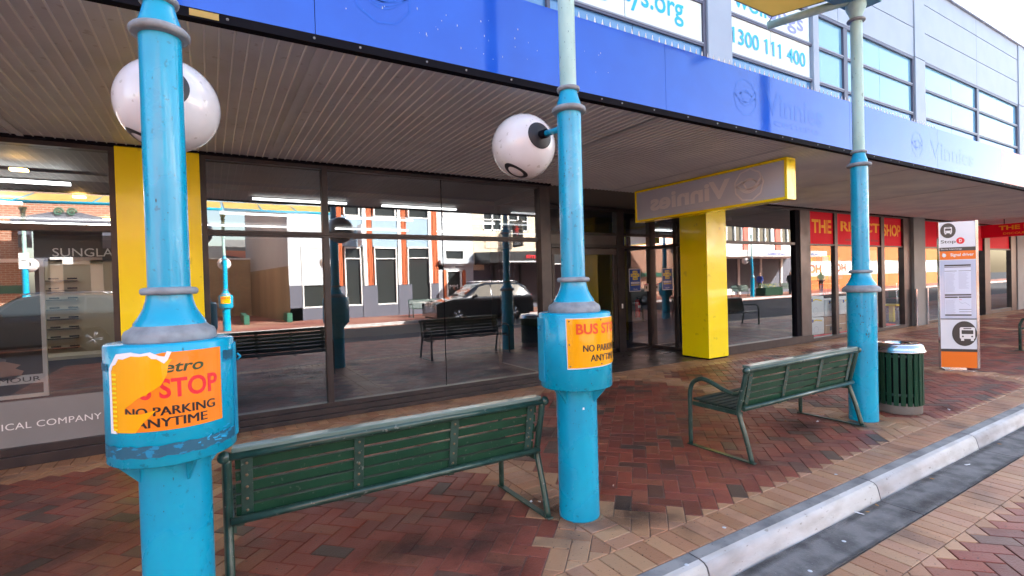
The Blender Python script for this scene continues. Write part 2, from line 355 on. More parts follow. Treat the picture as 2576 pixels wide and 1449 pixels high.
def bricks(name, polys, z):
    mb = MB(); mb.col = []; rnd = random.Random(5)
    for poly, kind in polys:
        if len(poly) < 3 or area(poly) < 3e-4: continue
        p1 = inset(poly, .0026); p2 = inset(poly, .0062)
        if not p1 or not p2 or len(p1) != len(p2):
            gx_ = sum(p[0] for p in poly)/len(poly); gy_ = sum(p[1] for p in poly)/len(poly)
            sc1 = 1-.0030/math.sqrt(area(poly)); sc2 = 1-.0085/math.sqrt(area(poly))
            p1 = [(gx_+(a-gx_)*sc1, gy_+(b-gy_)*sc1) for a, b in poly]; p2 = [(gx_+(a-gx_)*sc2, gy_+(b-gy_)*sc2) for a, b in poly]
        n = len(p1); zz = z+rnd.uniform(-.0012, .0012); tx, ty = rnd.uniform(-.006, .006), rnd.uniform(-.006, .006)
        cx, cy = p1[0]
        if kind == 'red': c = rnd.choice(DARK) if rnd.random() < .15 else rnd.choice(REDS)
        else: c = rnd.choice(PALE)
        k = rnd.uniform(.88, 1.10); c = (c[0]*k, c[1]*k, c[2]*k, 1)
        H = lambda x, y: (x-cx)*tx+(y-cy)*ty
        vs = [(x, y, z-.012) for x, y in p1]+[(x, y, zz-.003+H(x, y)) for x, y in p1]+[(x, y, zz+H(x, y)) for x, y in p2]
        fs = [tuple(range(2*n, 3*n))]
        for i in range(n):
            j = (i+1) % n; fs += [(i, j, n+j, n+i), (n+i, n+j, 2*n+j, 2*n+i)]
        s_ = sum(p1[i][0]*p1[(i+1) % n][1]-p1[(i+1) % n][0]*p1[i][1] for i in range(n))
        if s_ < 0: fs = [tuple(reversed(f)) for f in fs]
        mb.add(vs, fs); mb.col += [c]*len(fs)
    return struct(mb.build(name, 'brickpav'))
def herring(x0, x1, y0, y1, ox, oy, w=.1165):
    c = math.sqrt(.5); pts = []
    def rot(i, j): x, y = i*w, j*w; return (ox+(x-y)*c, oy+(x+y)*c)
    def inv(X, Y): X -= ox; Y -= oy; return ((X+Y)*c/w, (Y-X)*c/w)
    cs = [inv(X, Y) for X in (x0, x1) for Y in (y0, y1)]
    for i in range(int(min(a for a, b in cs))-2, int(max(a for a, b in cs))+3):
        for j in range(int(min(b for a, b in cs))-2, int(max(b for a, b in cs))+3):
            k = (i+j) % 4
            if k == 0: r = (i, i+2, j, j+1)
            elif k == 2: r = (i, i+1, j, j+2)
            else: continue
            q = [rot(r[0], r[2]), rot(r[1], r[2]), rot(r[1], r[3]), rot(r[0], r[3])]
            if max(a for a, b in q) < x0 or min(a for a, b in q) > x1 or max(b for a, b in q) < y0 or min(b for a, b in q) > y1: continue
            pts.append(q)
    return pts
def soldiers(x0, x1, y0, y1, along, w=.1165, kind='pale'):
    out = []
    n = int(round(((x1-x0) if along == 'x' else (y1-y0))/w)); 
    for i in range(n):
        a, b = i/n, (i+1)/n
        if along == 'x': xa, xb = x0+(x1-x0)*a, x0+(x1-x0)*b; out.append(([(xa, y0), (xb, y0), (xb, y1), (xa, y1)], kind))
        else: ya, yb = y0+(y1-y0)*a, y0+(y1-y0)*b; out.append(([(x0, ya), (x1, ya), (x1, yb), (x0, yb)], kind))
    return out
BANDS = [-4.2, -.155, 2.12, 6.03, 9.93, 13.85, 17.75, 21.6, 25.5]
def field(x0, x1, y0, y1, ytooth, polys, ox, oy):
    for q in herring(x0, x1, y0, y1, ox, oy):
        def red(x, y):
            if not (x0-.001 <= x <= x1+.001 and y0-.001 <= y <= ytooth): return False
            dx = min(x-x0, x1-x)
            if dx+(y-y0) < .44 or dx+(ytooth-y) < .42: return False
            return True
        kind = 'red' if all(red(*p) for p in q) else 'pale'
        for pl in ((-1, 0, -x0), (1, 0, x1), (0, -1, -y0), (0, 1, y1)): q = clip(q, *pl) if len(q) > 2 else q
        if len(q) > 2: polys.append((q, kind))
P = []
for b0, b1 in zip(BANDS, BANDS[1:]):
    field(b0+.112, b1-.112, BY0, BY1, 6.07, P, .3, BY0)
for b in BANDS[1:-1]: P += soldiers(b-.112, b+.112, BY0, BY1, 'y')
P += soldiers(BANDS[0], BANDS[-1], 1.985, BY0, 'x')+soldiers(BANDS[0], BANDS[-1], BY1, 6.44, 'x')
bricks('pavement', P, 0)
struct(boxo('pavement_bed', 'grout', None, BANDS[0], BANDS[-1], 1.98, 6.5, -.25, -.007))
M['farpav'] = mat('far_paving', (.30, .085, .06), .8, brick=((.24, .07, .055), (.2, .12, .09), (0, 1), .23, .115, .006), col2=(.42, .26, .18), scale=.35, amt=.6)
struct(boxo('footpath', 'farpav', None, BANDS[-1], 90, 1.98, 6.5, -.25, -.002)); struct(boxo('footpath', 'farpav', None, -60, BANDS[0], 1.98, 6.5, -.25, -.002))
struct(boxo("footpath", "farpav", None, -60, 120, -12.8, -8.32, -.25, 0))
# kerb: lengths of cast concrete with a rounded nose and open joints, laid on a gutter
for k in range(-6, 17):
    xa, xb = 2.33+k*1.95, 2.33+(k+1)*1.95-.012
    top = [(1.975, .002), (1.90, .001)]; nose = [(1.868, -.006), (1.848, -.022), (1.838, -.05), (1.822, -.118), (1.80, -.135)]
    kb = MB(); pr = top+nose+[(1.80, -.25), (1.975, -.25)]
    n = len(pr); kb.add([(x, y, z) for x in (xa, xb) for y, z in pr], [tuple(range(n))[::-1], tuple(range(n, 2*n))]+[(i, (i+1) % n, n+(i+1) % n, n+i) for i in range(n)])
    for i in range(len(kb.f)):
        if i >= 2: kb.m[i] = 1 if 1 <= i-2 <= 5 else 0
        kb.sm[i] = 2 <= i-2 <= 5
    struct(kb.build('kerb', ['kerbtop', 'kerbface']))
    gx = 2.28+k*1.95
    g = MB(); g.box(gx, gx+1.94, 1.54, 1.81, -.25, -.110); struct(g.build('gutter', 'gutter', bevel=.004))
struct(boxo('kerb_bed', 'blackgap', None, -9.3, 34, 1.5, 1.97, -.3, -.128))
P = []
for q in herring(-3, 11, -2.6, 1.30, .1, .2):
    kind = 'red' if all(p[1] <= 1.29 for p in q) else 'pale'
    for pl in ((-1, 0, 3), (1, 0, 11), (0, -1, 2.6), (0, 1, 1.30)): q = clip(q, *pl) if len(q) > 2 else q
    if len(q) > 2: P.append((q, kind))
P += soldiers(-3, 11, 1.30, 1.53, 'x')
bricks('road_paving', P, -.108)
struct(boxo('road_paving_bed', 'grout', None, -3, 11, -2.6, 1.535, -.2, -.116))
struct(boxo('kerb', 'kerbface', None, -60, 120, -8.32, -8.18, -.3, .004))
struct(boxo('gutter', 'farpav', None, -60, 120, -8.17, -7.75, -.3, -.115))
# ================================================================ NEAR BUILDING
BX0, BX1 = -14.0, 60.0
bld = thing('shop_building', (5, 6.5, 0), 'pale panelled two storey shop building with dark framed shopfronts under a long blue awning', 'building')
# upper storey: cladding panels with open joints, pilasters
pan = MB(); jb = MB()
jb.box(BX0, BX1, 6.60, 18, 3.2, 10.0)
pil = [(-8.9, -8.2), (.2, .95), (8.49, 9.25), (17.64, 18.32), (26.5, 27.1), (35.6, 36.3), (44.7, 45.4), (53.8, 54.5)]
G = .012
for a, b in pil:
    for z0, z1 in ((3.2, 7.74), (7.76, 10.0)): pan.box(a+G, b-G, 6.44, 6.60, z0, z1)
for (a0, a1), (b0, b1) in zip(pil, pil[1:]):
    mid = (a1+b0)/2
    for xa, xb in ((a1, mid), (mid, b0)):
        for z0, z1 in ((7.76, 8.59), (8.61, 9.43), (9.45, 10.0)): pan.box(xa+G/2, xb-G/2, 6.47, 6.60, z0, z1)
boxed = jb.build('upper_wall_core', 'joint', bld)
pan.build('upper_wall', 'wallpan', bld, bevel=.004)
boxo('parapet_capping', 'upsill', bld, BX0, BX1, 6.40, 18.1, 10.0, 10.05)
def up_window(xa, xb, muls, white=()):
    f = MB(); zs = [5.28, 6.125, 6.955, 7.72]; z_ = [3.9]+zs
    f.box(xa, xb, 6.47, 6.60, 7.68, 7.75); f.box(xa, xa+.025, 6.48, 6.60, 3.9, 7.68); f.box(xb-.08, xb, 6.48, 6.60, 3.9, 7.68)
    for z in zs[:-1]: f.box(xa+.025, xb-.08, 6.485, 6.60, z-.045, z+.005)
    for x, wd in muls: f.box(x-wd, x+wd, 6.475, 6.599, 3.9, 7.678)
    fr = f.build('window', 'upframe', bld)
    s2 = MB()
    for z in zs[:-1]: s2.box(xa+.026, xb-.081, 6.478, 6.4845, z+.0, z+.03)
    s2.build('transom_face', 'upsill', fr)
    pn = MB(); pl = MB()
    xs = [xa+.025]+[x for x, wd in muls]+[xb-.08]
    for x0, x1 in zip(xs, xs[1:]):
        n = 2 if x1-x0 > 2 else 1
        for i in range(n):
            a, b = x0+(x1-x0)*i/n, x0+(x1-x0)*(i+1)/n
            for k, (z0, z1) in enumerate(zip(z_, z_[1:])):
                (pl if k < 2 else pn).box(a+.006, b-.006, 6.53, 6.54, z0, z1)
    pn.build('pane', 'upglass', fr); pl.build('low_pane', 'upglass2', fr)
    return fr
up_window(-8.2, .2, [(-4, .05)])
wA = up_window(.95, 8.49, [(4.7, .03)])
wB = up_window(9.25, 17.64, [(13.80, .09)])
f = MB(); f.box(12.27, 12.50, 6.44, 6.61, 3.9, 7.77); f.build('slim_pilaster', 'wallpan', bld)
up_window(18.32, 26.5, [(22.5, .09)]); up_window(27.1, 35.6, [(31, .09)]); up_window(36.3, 44.7, [(40, .09)])
# white advertising film in the upper windows
XR, ZU, XL = (1, 0, 0), (0, 0, 1), (-1, 0, 0)
a = MB(); a.box(4.8, 6.36, 6.515, 6.525, 6.17, 6.95).box(6.375, 8.40, 6.515, 6.525, 6.17, 6.95).box(4.8, 8.40, 6.515, 6.525, 7.0, 7.66)
fa = a.build('sign_film', 'signwhite', wA)
text('lettering', 'wollongdays.org', 'cyan', fa, (6.02, 6.508, 6.60), XR, ZU, 3.72, .56, bold=.012)
a = MB(); a.box(9.32, 10.68, 6.515, 6.525, 6.17, 6.91).box(10.70, 12.22, 6.515, 6.525, 6.17, 6.91).box(9.32, 10.68, 6.515, 6.525, 6.99, 7.66).box(10.70, 12.22, 6.515, 6.525, 6.99, 7.66)
fb = a.build('sign_film', 'signwhite', wB)
t = MB(); add_text(t, '1300 111 400', (10.69, 6.5, 6.535), XR, ZU, 2.68, .33, bold=.012)
_w = max(p[0] for p in text_geo('1300 111 400', .012)[0]); _m = min(p[0] for p in text_geo('1300 111 400', .012)[0])
for pre in ('1', '1300 1', '1300 11', '1300 111'):
    xr = 10.69-1.34+2.68*(max(p[0] for p in text_geo(pre, .012)[0])-_m)/(_w-_m); t.quad((xr-.045, 6.499, 6.70), (xr-.045, 6.499, 6.655), (xr-.125, 6.499, 6.61), (xr-.125, 6.499, 6.65))
t.build('phone_number', 'cyan', fb)
t = MB(); add_text(t, 'woll', (9.98, 6.508, 7.33), XR, ZU, 1.12, .38, 0, bold=.012); add_text(t, 'ongs', (11.25, 6.508, 7.25), XR, ZU, 1.45, .40, 1, bold=.012)
t.build('lettering', ['cyan', 'purple'], fb)
# ---------------- awning
SZ = 3.105
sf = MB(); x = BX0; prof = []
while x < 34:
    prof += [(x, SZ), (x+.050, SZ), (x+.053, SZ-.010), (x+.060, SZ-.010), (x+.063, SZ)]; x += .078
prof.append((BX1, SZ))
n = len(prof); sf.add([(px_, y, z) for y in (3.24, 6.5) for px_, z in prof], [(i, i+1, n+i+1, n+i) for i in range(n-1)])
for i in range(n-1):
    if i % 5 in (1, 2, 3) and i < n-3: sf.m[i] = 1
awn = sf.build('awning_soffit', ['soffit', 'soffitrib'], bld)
for k, x in enumerate((-5.2, -1.5, .62, 3.65, 5.9, 8.9, 12.0, 16, 20, 24)):
    boxo('sheet_lap', 'soffit', awn, x, x+.05, 3.26, 6.46, SZ-.0155, SZ-.0125)
boxo('awning_deck', 'grey', bld, BX0, BX1, 3.30, 6.46, 3.14, 3.66)
boxo('awning_edge_trim', 'blackgap', bld, BX0, BX1, 3.238, 3.30, 3.085, 3.138)
bk = MB()
for x in (-.05, 7.0): bk.box(x, x+.14, 3.234, 3.29, 3.095, 3.130)
bk.build('bared_awning_panel', 'fabric', bld)  # yellowish awning panel showing where the edge trim is missing
scr = MB()
for i in range(60):
    x = -2+i*.37+random.uniform(-.1, .1); scr.sphere((x, 3.236, 3.112), .008, 8)
scr.build('fixing_screw', 'ringgrey', bld)
fs_ = MB(); xs = [-9, -5.2, -1.9, .60, 3.66, 6.98, 9.6, 12.35]
for a_, b_ in zip(xs, xs[1:]): fs_.box(a_+.002, b_-.002, 3.244, 3.30, 3.138, 3.745)
fas = fs_.build('awning_fascia', 'fascia', bld)
fs_ = MB()
for a_, b_ in zip([12.35, 16, 20, 25, 30, 40, 50], [16, 20, 25, 30, 40, 50, 60]): fs_.box(a_+.002, b_-.002, 3.244, 3.30, 3.138, 3.745)
fs_.build('red_fascia', 'fasciared', bld)
sp = MB()
for i in range(84):
    x = 2.5+i*.085
    sp.tube([(x, 3.262, 3.745), (x, 3.258, 3.80)], [.011, .001], 5)
sp.build('bird_spike', 'white', fas)
def mapclip(v, lo, hi): return max(lo, min(hi, v))
def hands_logo(pl, cx, cy, r, l, wd, mi=0, flip=1, sx=1):
    n = 9; ring = [(cx+sx*r*math.cos(2*math.pi*k/n+.3), cy+r*math.sin(2*math.pi*k/n+.3)) for k in range(n+1)]
    pl.line(ring, wd, l, mi)
    for q in (.34, .45, .56):
        pl.line([(cx+flip*sx*r*(-.9+.18*t), cy+r*(-.05-q*math.sin(math.pi*t/10))+r*.12) for t in range(11)], wd*.55, l, mi)
        pl.line([(cx+flip*sx*r*(-.5+.11*t), cy+r*(.1+.55*q*math.sin(math.pi*t/10))) for t in range(11)], wd*.55, l, mi)
    pl.line([(cx-flip*sx*r*.9, cy+r*.1), (cx-flip*sx*r*.45, cy+r*.3), (cx-flip*sx*r*.1, cy-r*.28), (cx+flip*sx*r*.4, cy-r*.15), (cx+flip*sx*r*.92, cy+r*.4)], wd, l, mi)
gp = Pl((0, 3.2425, 0), XR, ZU)
hands_logo(gp, 1.02, 3.50, .20, 0, .014); hands_logo(gp, 4.85, 3.45, .19, 0, .012); hands_logo(gp, 8.9, 3.43, .18, 0, .012)
gp.mb.build('ghost_logo', 'ghost', fas); gp = Pl((0, 3.2425, 0), XR, ZU); gp.text('Vinnies', 5.78, 3.46, 1.15, .26, 0, bold=.02); gp.text('centre', 5.8, 3.26, .9, .07, 0)
gp.text('Vinnies', 10.2, 3.42, 1.7, .26, 0, bold=.02)
gp.build('ghost_lettering', 'ghost', fas)
fl = MB(); rr = random.Random(3)
for i in range(38):
    x, z = rr.choice([(1.0, 3.42), (2.1, 3.45), (1.9, 3.3), (2.9, 3.5), (1.5, 3.35), (.7, 3.35)]); x += rr.gauss(0, .16); z = mapclip(z+rr.gauss(0, .08), 3.15, 3.73); s_ = rr.uniform(.002, .006)
    fl.quad((x, 3.2418, z), (x+s_, 3.2418, z+rr.uniform(-.006, .006)), (x+s_*1.2, 3.2418, z+s_*2), (x+s_*.2, 3.2418, z+s_*rr.uniform(1.5, 4)))
fl.build('adhesive_scraps', 'scratch', fas)
# ---------------- shopfront
def frame(boxes, m='bronze', name='window', bev=.003): 
    b = MB()
    for q in boxes: b.box(*q)
    return b.build(name, m, bld, bevel=bev)
def pane(parent, boxes, m='glass'):
    for x0, x1, y, z0, z1 in boxes: MB().quad((x0, y, z0), (x1, y, z0), (x1, y, z1), (x0, y, z1)).build('pane', m, parent)
# left: optical shop window
wl = frame([(-9, -.79, 6.44, 6.56, 3.03, 3.10), (-9, -.84, 6.45, 6.55, 2.215, 2.28), (-9, -.84, 6.44, 6.56, .10, .17), (-.84, -.79, 6.44, 6.56, .10, 3.03), (-5.0, -4.94, 6.45, 6.55, .17, 3.03), (-9, -.79, 6.38, 6.56, .0, .10)])
pane(wl, [(-9, -4.97, 6.5, .6, 2.24), (-4.97, -.84, 6.5, .6, 2.24), (-9, -4.97, 6.5, 2.26, 3.04), (-4.97, -.84, 6.5, 2.26, 3.04)], 'glass_dim' if False else 'glass')
gb = boxo('grey_sill_panel', 'grey', wl, -9, -.84, 6.485, 6.52, .17, .60)
text('lettering', 'OPTICAL COMPANY', 'white', gb, (-1.44, 6.482, .365), XR, ZU, .93, .062, bold=0, spacing=1.05)
# window behind bench
w1 = frame([(-.05, 4.58, 6.44, 6.56, 3.035, 3.10), (-.05, -.0, 6.44, 6.56, .1, 3.035), (0, 4.36, 6.45, 6.55, 2.20, 2.262), (1.205, 1.275, 6.445, 6.555, .17, 3.035),
            (0, 4.40, 6.44, 6.56, .12, .175), (4.40, 4.58, 6.42, 6.56, .05, 3.035), (-.05, 4.60, 6.36, 6.56, .0, .05), (-.05, 4.60, 6.40, 6.56, .05, .12), (0, 4.36, 6.425, 6.45, 2.222, 2.24)])
pane(w1, [(0, 1.24, 6.5, .17, 2.22), (1.24, 2.790, 6.5, .17, 2.22), (2.796, 4.40, 6.5, .17, 2.22), (0, 1.24, 6.5, 2.24, 3.04), (1.24, 2.79, 6.5, 2.24, 3.04), (2.796, 4.40, 6.5, 2.24, 3.04)])
boxo('glass_joint', 'blackgap', w1, 2.789, 2.797, 6.494, 6.506, .17, 3.04)
# entrance recess
rc = frame([(4.60, 8.62, 8.10, 8.22, 3.02, 3.10), (4.60, 4.66, 8.1, 8.22, 0, 3.02), (5.66, 5.78, 8.09, 8.23, 0, 3.02), (7.52, 7.72, 8.09, 8.24, 0, 3.02), (8.50, 8.60, 8.10, 8.22, 0, 3.02),
            (4.66, 5.66, 8.11, 8.21, 2.51, 2.57), (5.78, 7.52, 8.11, 8.21, 2.51, 2.57), (7.72, 8.5, 8.11, 8.21, 2.51, 2.57), (4.66, 5.66, 8.11, 8.21, 2.25, 2.32), (5.78, 7.52, 8.08, 8.24, 2.25, 2.32), (7.72, 8.5, 8.11, 8.21, 2.25, 2.30),
            (4.66, 5.66, 8.11, 8.21, 0, .06), (7.72, 8.5, 8.11, 8.21, 0, .06),
            (8.56, 8.62, 6.9, 8.10, 2.24, 2.31), (8.56, 8.62, 6.9, 8.10, 0, .08), (8.56, 8.62, 7.42, 7.50, .08, 3.0), (8.56, 8.62, 6.9, 8.10, 3.0, 3.10), (4.58, 4.64, 6.56, 8.10, 3.0, 3.10), (4.58, 4.64, 6.56, 8.10, 0, .10), (4.58, 4.64, 6.56, 8.10, 2.2, 2.26)], name='entrance_screen')
frame([(5.78, 7.52, 8.12, 8.20, 2.322, 2.508), (4.66, 5.66, 8.12, 8.20, 2.322, 2.508)], 'bronze2', 'transom_panel')
pane(rc, [(4.66, 5.66, 8.16, .06, 2.25), (4.66, 5.66, 8.16, 2.57, 3.02), (5.78, 7.52, 8.16, 2.57, 3.02), (7.72, 8.5, 8.16, .06, 2.25), (7.72, 8.5, 8.16, 2.31, 2.51), (7.72, 8.5, 8.16, 2.57, 3.02)], 'glass_clear')
for x, z0, z1 in ((8.59, .08, 2.24), (8.59, 2.31, 3.0), (4.61, .1, 2.2), (4.61, 2.26, 3.0)): MB().quad((x, 6.56 if x < 5 else 6.9, z0), (x, 8.1, z0), (x, 8.1, z1), (x, 6.56 if x < 5 else 6.9, z1)).build('side_pane', 'glass_clear', rc)
dr = MB(); dr.box(5.80, 7.50, 8.10, 8.15, 2.11, 2.235, 1).box(5.80, 5.86, 8.10, 8.15, .02, 2.11).box(7.41, 7.50, 8.10, 8.15, .02, 2.11).box(5.80, 7.50, 8.10, 8.15, .02, .10)
dr = dr.build('entrance_door', ['bronze', 'bronze2'], bld, bevel=.003); pane(dr, [(5.86, 7.41, 8.125, .1, 2.11)], 'glass')
boxo('threshold', 'tile', bld, 4.58, 8.62, 6.44, 8.12, -.1, .004)
boxo('lock_plate', 'white', dr, 7.60, 7.63, 8.075, 8.089, .95, 1.05)
# window right of the yellow pillar
w2 = frame([(8.64, 11.95, 6.44, 6.56, 3.03, 3.10), (8.64, 11.5, 6.45, 6.55, 2.24, 2.30), (8.64, 8.68, 6.44, 6.56, .1, 3.03), (8.6, 11.95, 6.40, 6.56, .0, .17)])
pane(w2, [(8.68, 11.5, 6.5, .17, 2.24), (8.68, 11.5, 6.5, 2.30, 3.03)], 'glass')
frame([(11.52, 11.93, 6.42, 6.56, .0, 3.03)], 'bronze2', 'wall_panel'); frame([(11.36, 11.52, 6.44, 6.56, .17, 3.03)], 'blackgap', 'frame_post')
# discount shop windows
w3 = frame([(11.93, 17.1, 6.45, 6.56, 3.04, 3.10), (13.06, 13.20, 6.45, 6.56, .08, 3.04), (15.42, 15.60, 6.45, 6.56, .08, 3.04), (16.68, 17.12, 6.43, 6.56, 0, 3.04), (11.93, 16.68, 6.455, 6.55, 2.24, 2.28), (11.93, 16.7, 6.40, 6.56, 0, .08)])
pane(w3, [(11.93, 13.06, 6.5, .08, 2.24), (13.2, 15.42, 6.5, .08, 2.24), (15.6, 16.68, 6.5, .08, 2.24)], 'glass_clear')
rb = MB(); 
for q in ((11.93, 13.06), (13.2, 15.42), (15.6, 16.68)): rb.box(q[0], q[1], 6.49, 6.51, 2.28, 3.04)
rb = rb.build('red_sign_film', 'red', w3)
def stencil(name, words, m, parent, bg, y, z, h):
    for body, xc, wd in words:
        text(name, body, m, parent, (xc, y, z), XR, ZU, wd, h, bold=.03)
    c_ = MB()
    for body, xc, wd in words:
        n_ = len(body)
        for i in range(n_):
            if body[i] in 'OPREHJC': c_.box(xc-wd/2+wd*(i+.36)/n_, xc-wd/2+wd*(i+.36)/n_+.022, y-.003, y-.002, z-h/2-.01, z+h/2+.01)
    c_.build('stencil_bridge', bg, parent)
stencil('lettering', [('THE', 12.55, .86), ('REJECT', 14.42, 2.0), ('SHOP', 16.13, 1.02)], 'redlet', rb, 'red', 6.486, 2.70, .32)
text('small_lettering', 'DISCOUNT VARIETY STORE', 'blacktxt', rb, (14.5, 6.486, 2.40), XR, ZU, 1.7, .05)
col = frame([(17.13, 17.88, 6.36, 6.60, 0, 3.10)], 'grey', 'wall_pier')
pg = MB(); pg.box(17.10, 17.17, 6.31, 6.36, .0, 1.06).box(17.84, 17.91, 6.31, 6.36, 0, 1.06); pg.build('corner_guard', 'steel', col)
w4 = frame([(17.88, 27, 6.46, 6.58, 3.04, 3.10), (20.6, 20.75, 6.45, 6.56, 0, 3.04), (22.75, 23.25, 6.43, 6.58, 0, 3.04), (25.35, 25.9, 6.43, 6.58, 0, 3.04), (17.9, 20.6, 6.45, 6.55, 2.23, 2.28), (23.25, 25.35, 6.45, 6.55, 2.23, 2.28), (17.9, 20.6, 6.44, 6.55, 0, .08), (23.25, 25.35, 6.44, 6.55, 0, .12)])
pane(w4, [(17.9, 20.6, 6.5, .08, 2.23), (23.25, 25.35, 6.5, .12, 2.23)], 'glass_clear')
rb2 = MB(); rb2.box(17.9, 20.6, 6.49, 6.51, 2.28, 3.04).box(20.75, 22.75, 6.49, 6.51, 2.2, 3.04).box(23.25, 25.35, 6.49, 6.51, 2.28, 3.04); rb2.build('red_sign_film', 'red', w4)
c2 = frame([(25.92, 27.3, 6.40, 6.60, 0, 3.10)], 'grey', 'wall_pier')
frame([(27.3, 60, 6.44, 6.6, 2.3, 3.10), (27.3, 60, 6.44, 6.6, 0, .4)], 'bronze2', 'shopfront')
w5 = frame([(30, 30.3, 6.44, 6.6, .4, 2.3), (36, 36.3, 6.44, 6.6, .4, 2.3), (44, 44.3, 6.44, 6.6, .4, 2.3)]); pane(w5, [(27.3, 60, 6.52, .4, 2.3)], 'glass')
# yellow pillars
yp = MB(); yp.box(-.785, -.055, 6.40, 6.9, .03, 3.085); yp.build('yellow_pillar', 'yellow', bld, bevel=.004)
yp = MB(); yp.box(8.06, 8.64, 6.25, 6.88, .03, 3.10); yp.build('yellow_pillar', 'yellow', bld, bevel=.004)
yp = MB(); yp.box(8.075, 8.625, 6.265, 6.87, -.02, .03).box(-.78, -.06, 6.42, 6.9, -.02, .03); yp.build('pillar_base', 'blackgap', bld)
# head trim under soffit, corrugation closer
tr_ = MB(); tr_.box(BX0, 4.60, 6.40, 6.50, 3.075, 3.104).box(8.64, 30, 6.40, 6.50, 3.075, 3.104); tr_.build('head_trim', 'blackgap', bld)
# interiors: rooms behind the glass
rm = MB(); rm.box(-14, 60, 15.9, 16.0, 0, 3.2); rm.build('back_wall', 'inwall', bld)
fl_ = MB(); fl_.box(-.9, 60, 6.57, 15.9, -.05, .0); fl_.build('shop_floor', 'carpet', bld)
fl_ = MB(); fl_.box(-14, -.9, 6.57, 15.9, -.05, .0); fl_.build('shop_floor', 'tile', bld)
ce = MB(); ce.box(-14, 60, 6.57, 8.05, 3.108, 3.2).box(-14, 60, 8.24, 15.9, 3.02, 3.1); ce.build('ceiling', 'inceil', bld)
pw = MB(); pw.box(-.55, -.45, 6.9, 15.9, 0, 3.1).box(11.65, 11.8, 6.6, 15.9, 0, 3.1).box(27.4, 27.5, 6.62, 15.9, 0, 3.1).box(8.66, 8.76, 9.6, 15.9, 0, 3.1); pw.build('party_wall', 'inwall', bld)
pw = MB(); pw.box(7.0, 8.66, 11.4, 11.5, 0, 3.0).box(8.76, 11.65, 10.9, 11.0, 0, 3.02); pw.build('partition', 'inwall', bld)
boxo('skirting', 'blackgap', bld, 6.9, 11.6, 10.86, 10.89, 0, .32)
def tubes(lst, m='tube'):
    for x0, x1, y, z in lst:
        t = MB(); t.box(x0, x1, y, y+.06, z, z+.03); t.build('ceiling_light', m, bld)
tubes([(.6, 2.0, 8.6, 2.96), (2.6, 4.0, 8.6, 2.96), (.2, 1.7, 10.4, 2.96), (2.4, 3.8, 10.4, 2.96), (4.5, 6, 10.4, 2.96), (0, 1.8, 12.4, 2.96), (2.6, 4.4, 12.4, 2.96), (5.2, 7, 12.4, 2.96), (.4, 2.2, 14.5, 2.96), (3.4, 5.2, 14.5, 2.96), (6, 7.8, 14.5, 2.96)])
M['tube3'] = mat('left_shop_tube', (1, 1, 1), .4, emit=4)
tubes([(-4.2, -1.42, 8.0, 2.92), (-5, -2.3, 9.9, 2.92), (-5, -1.6, 12.6, 2.92)], 'tube3')
M['tube2'] = mat('bright_fluoro_tube', (1, 1, 1), .4, emit=6)
tubes([(12.2, 14.5, 7.6, 2.95), (15, 17, 7.6, 2.95), (13, 14.5, 9, 2.95), (15.5, 17, 9, 2.95), (13, 14.5, 12, 2.95), (16, 17.5, 12, 2.95), (19, 20.5, 9, 2.95), (19, 20.5, 12, 2.95), (23.6, 25, 9, 2.95), (23.6, 25, 12, 2.95), (18, 20, 7.6, 2.95)], 'tube2')
for x, y in ((-1.75, 7.5), (-1.55, 9.3), (-1.6, 12.0), (-3.4, 7.5), (-3.6, 10)):
    t = MB(); t.box(x-.07, x+.07, y-.04, y+.04, 2.96, 2.985); t.build('downlight', 'warm', bld)
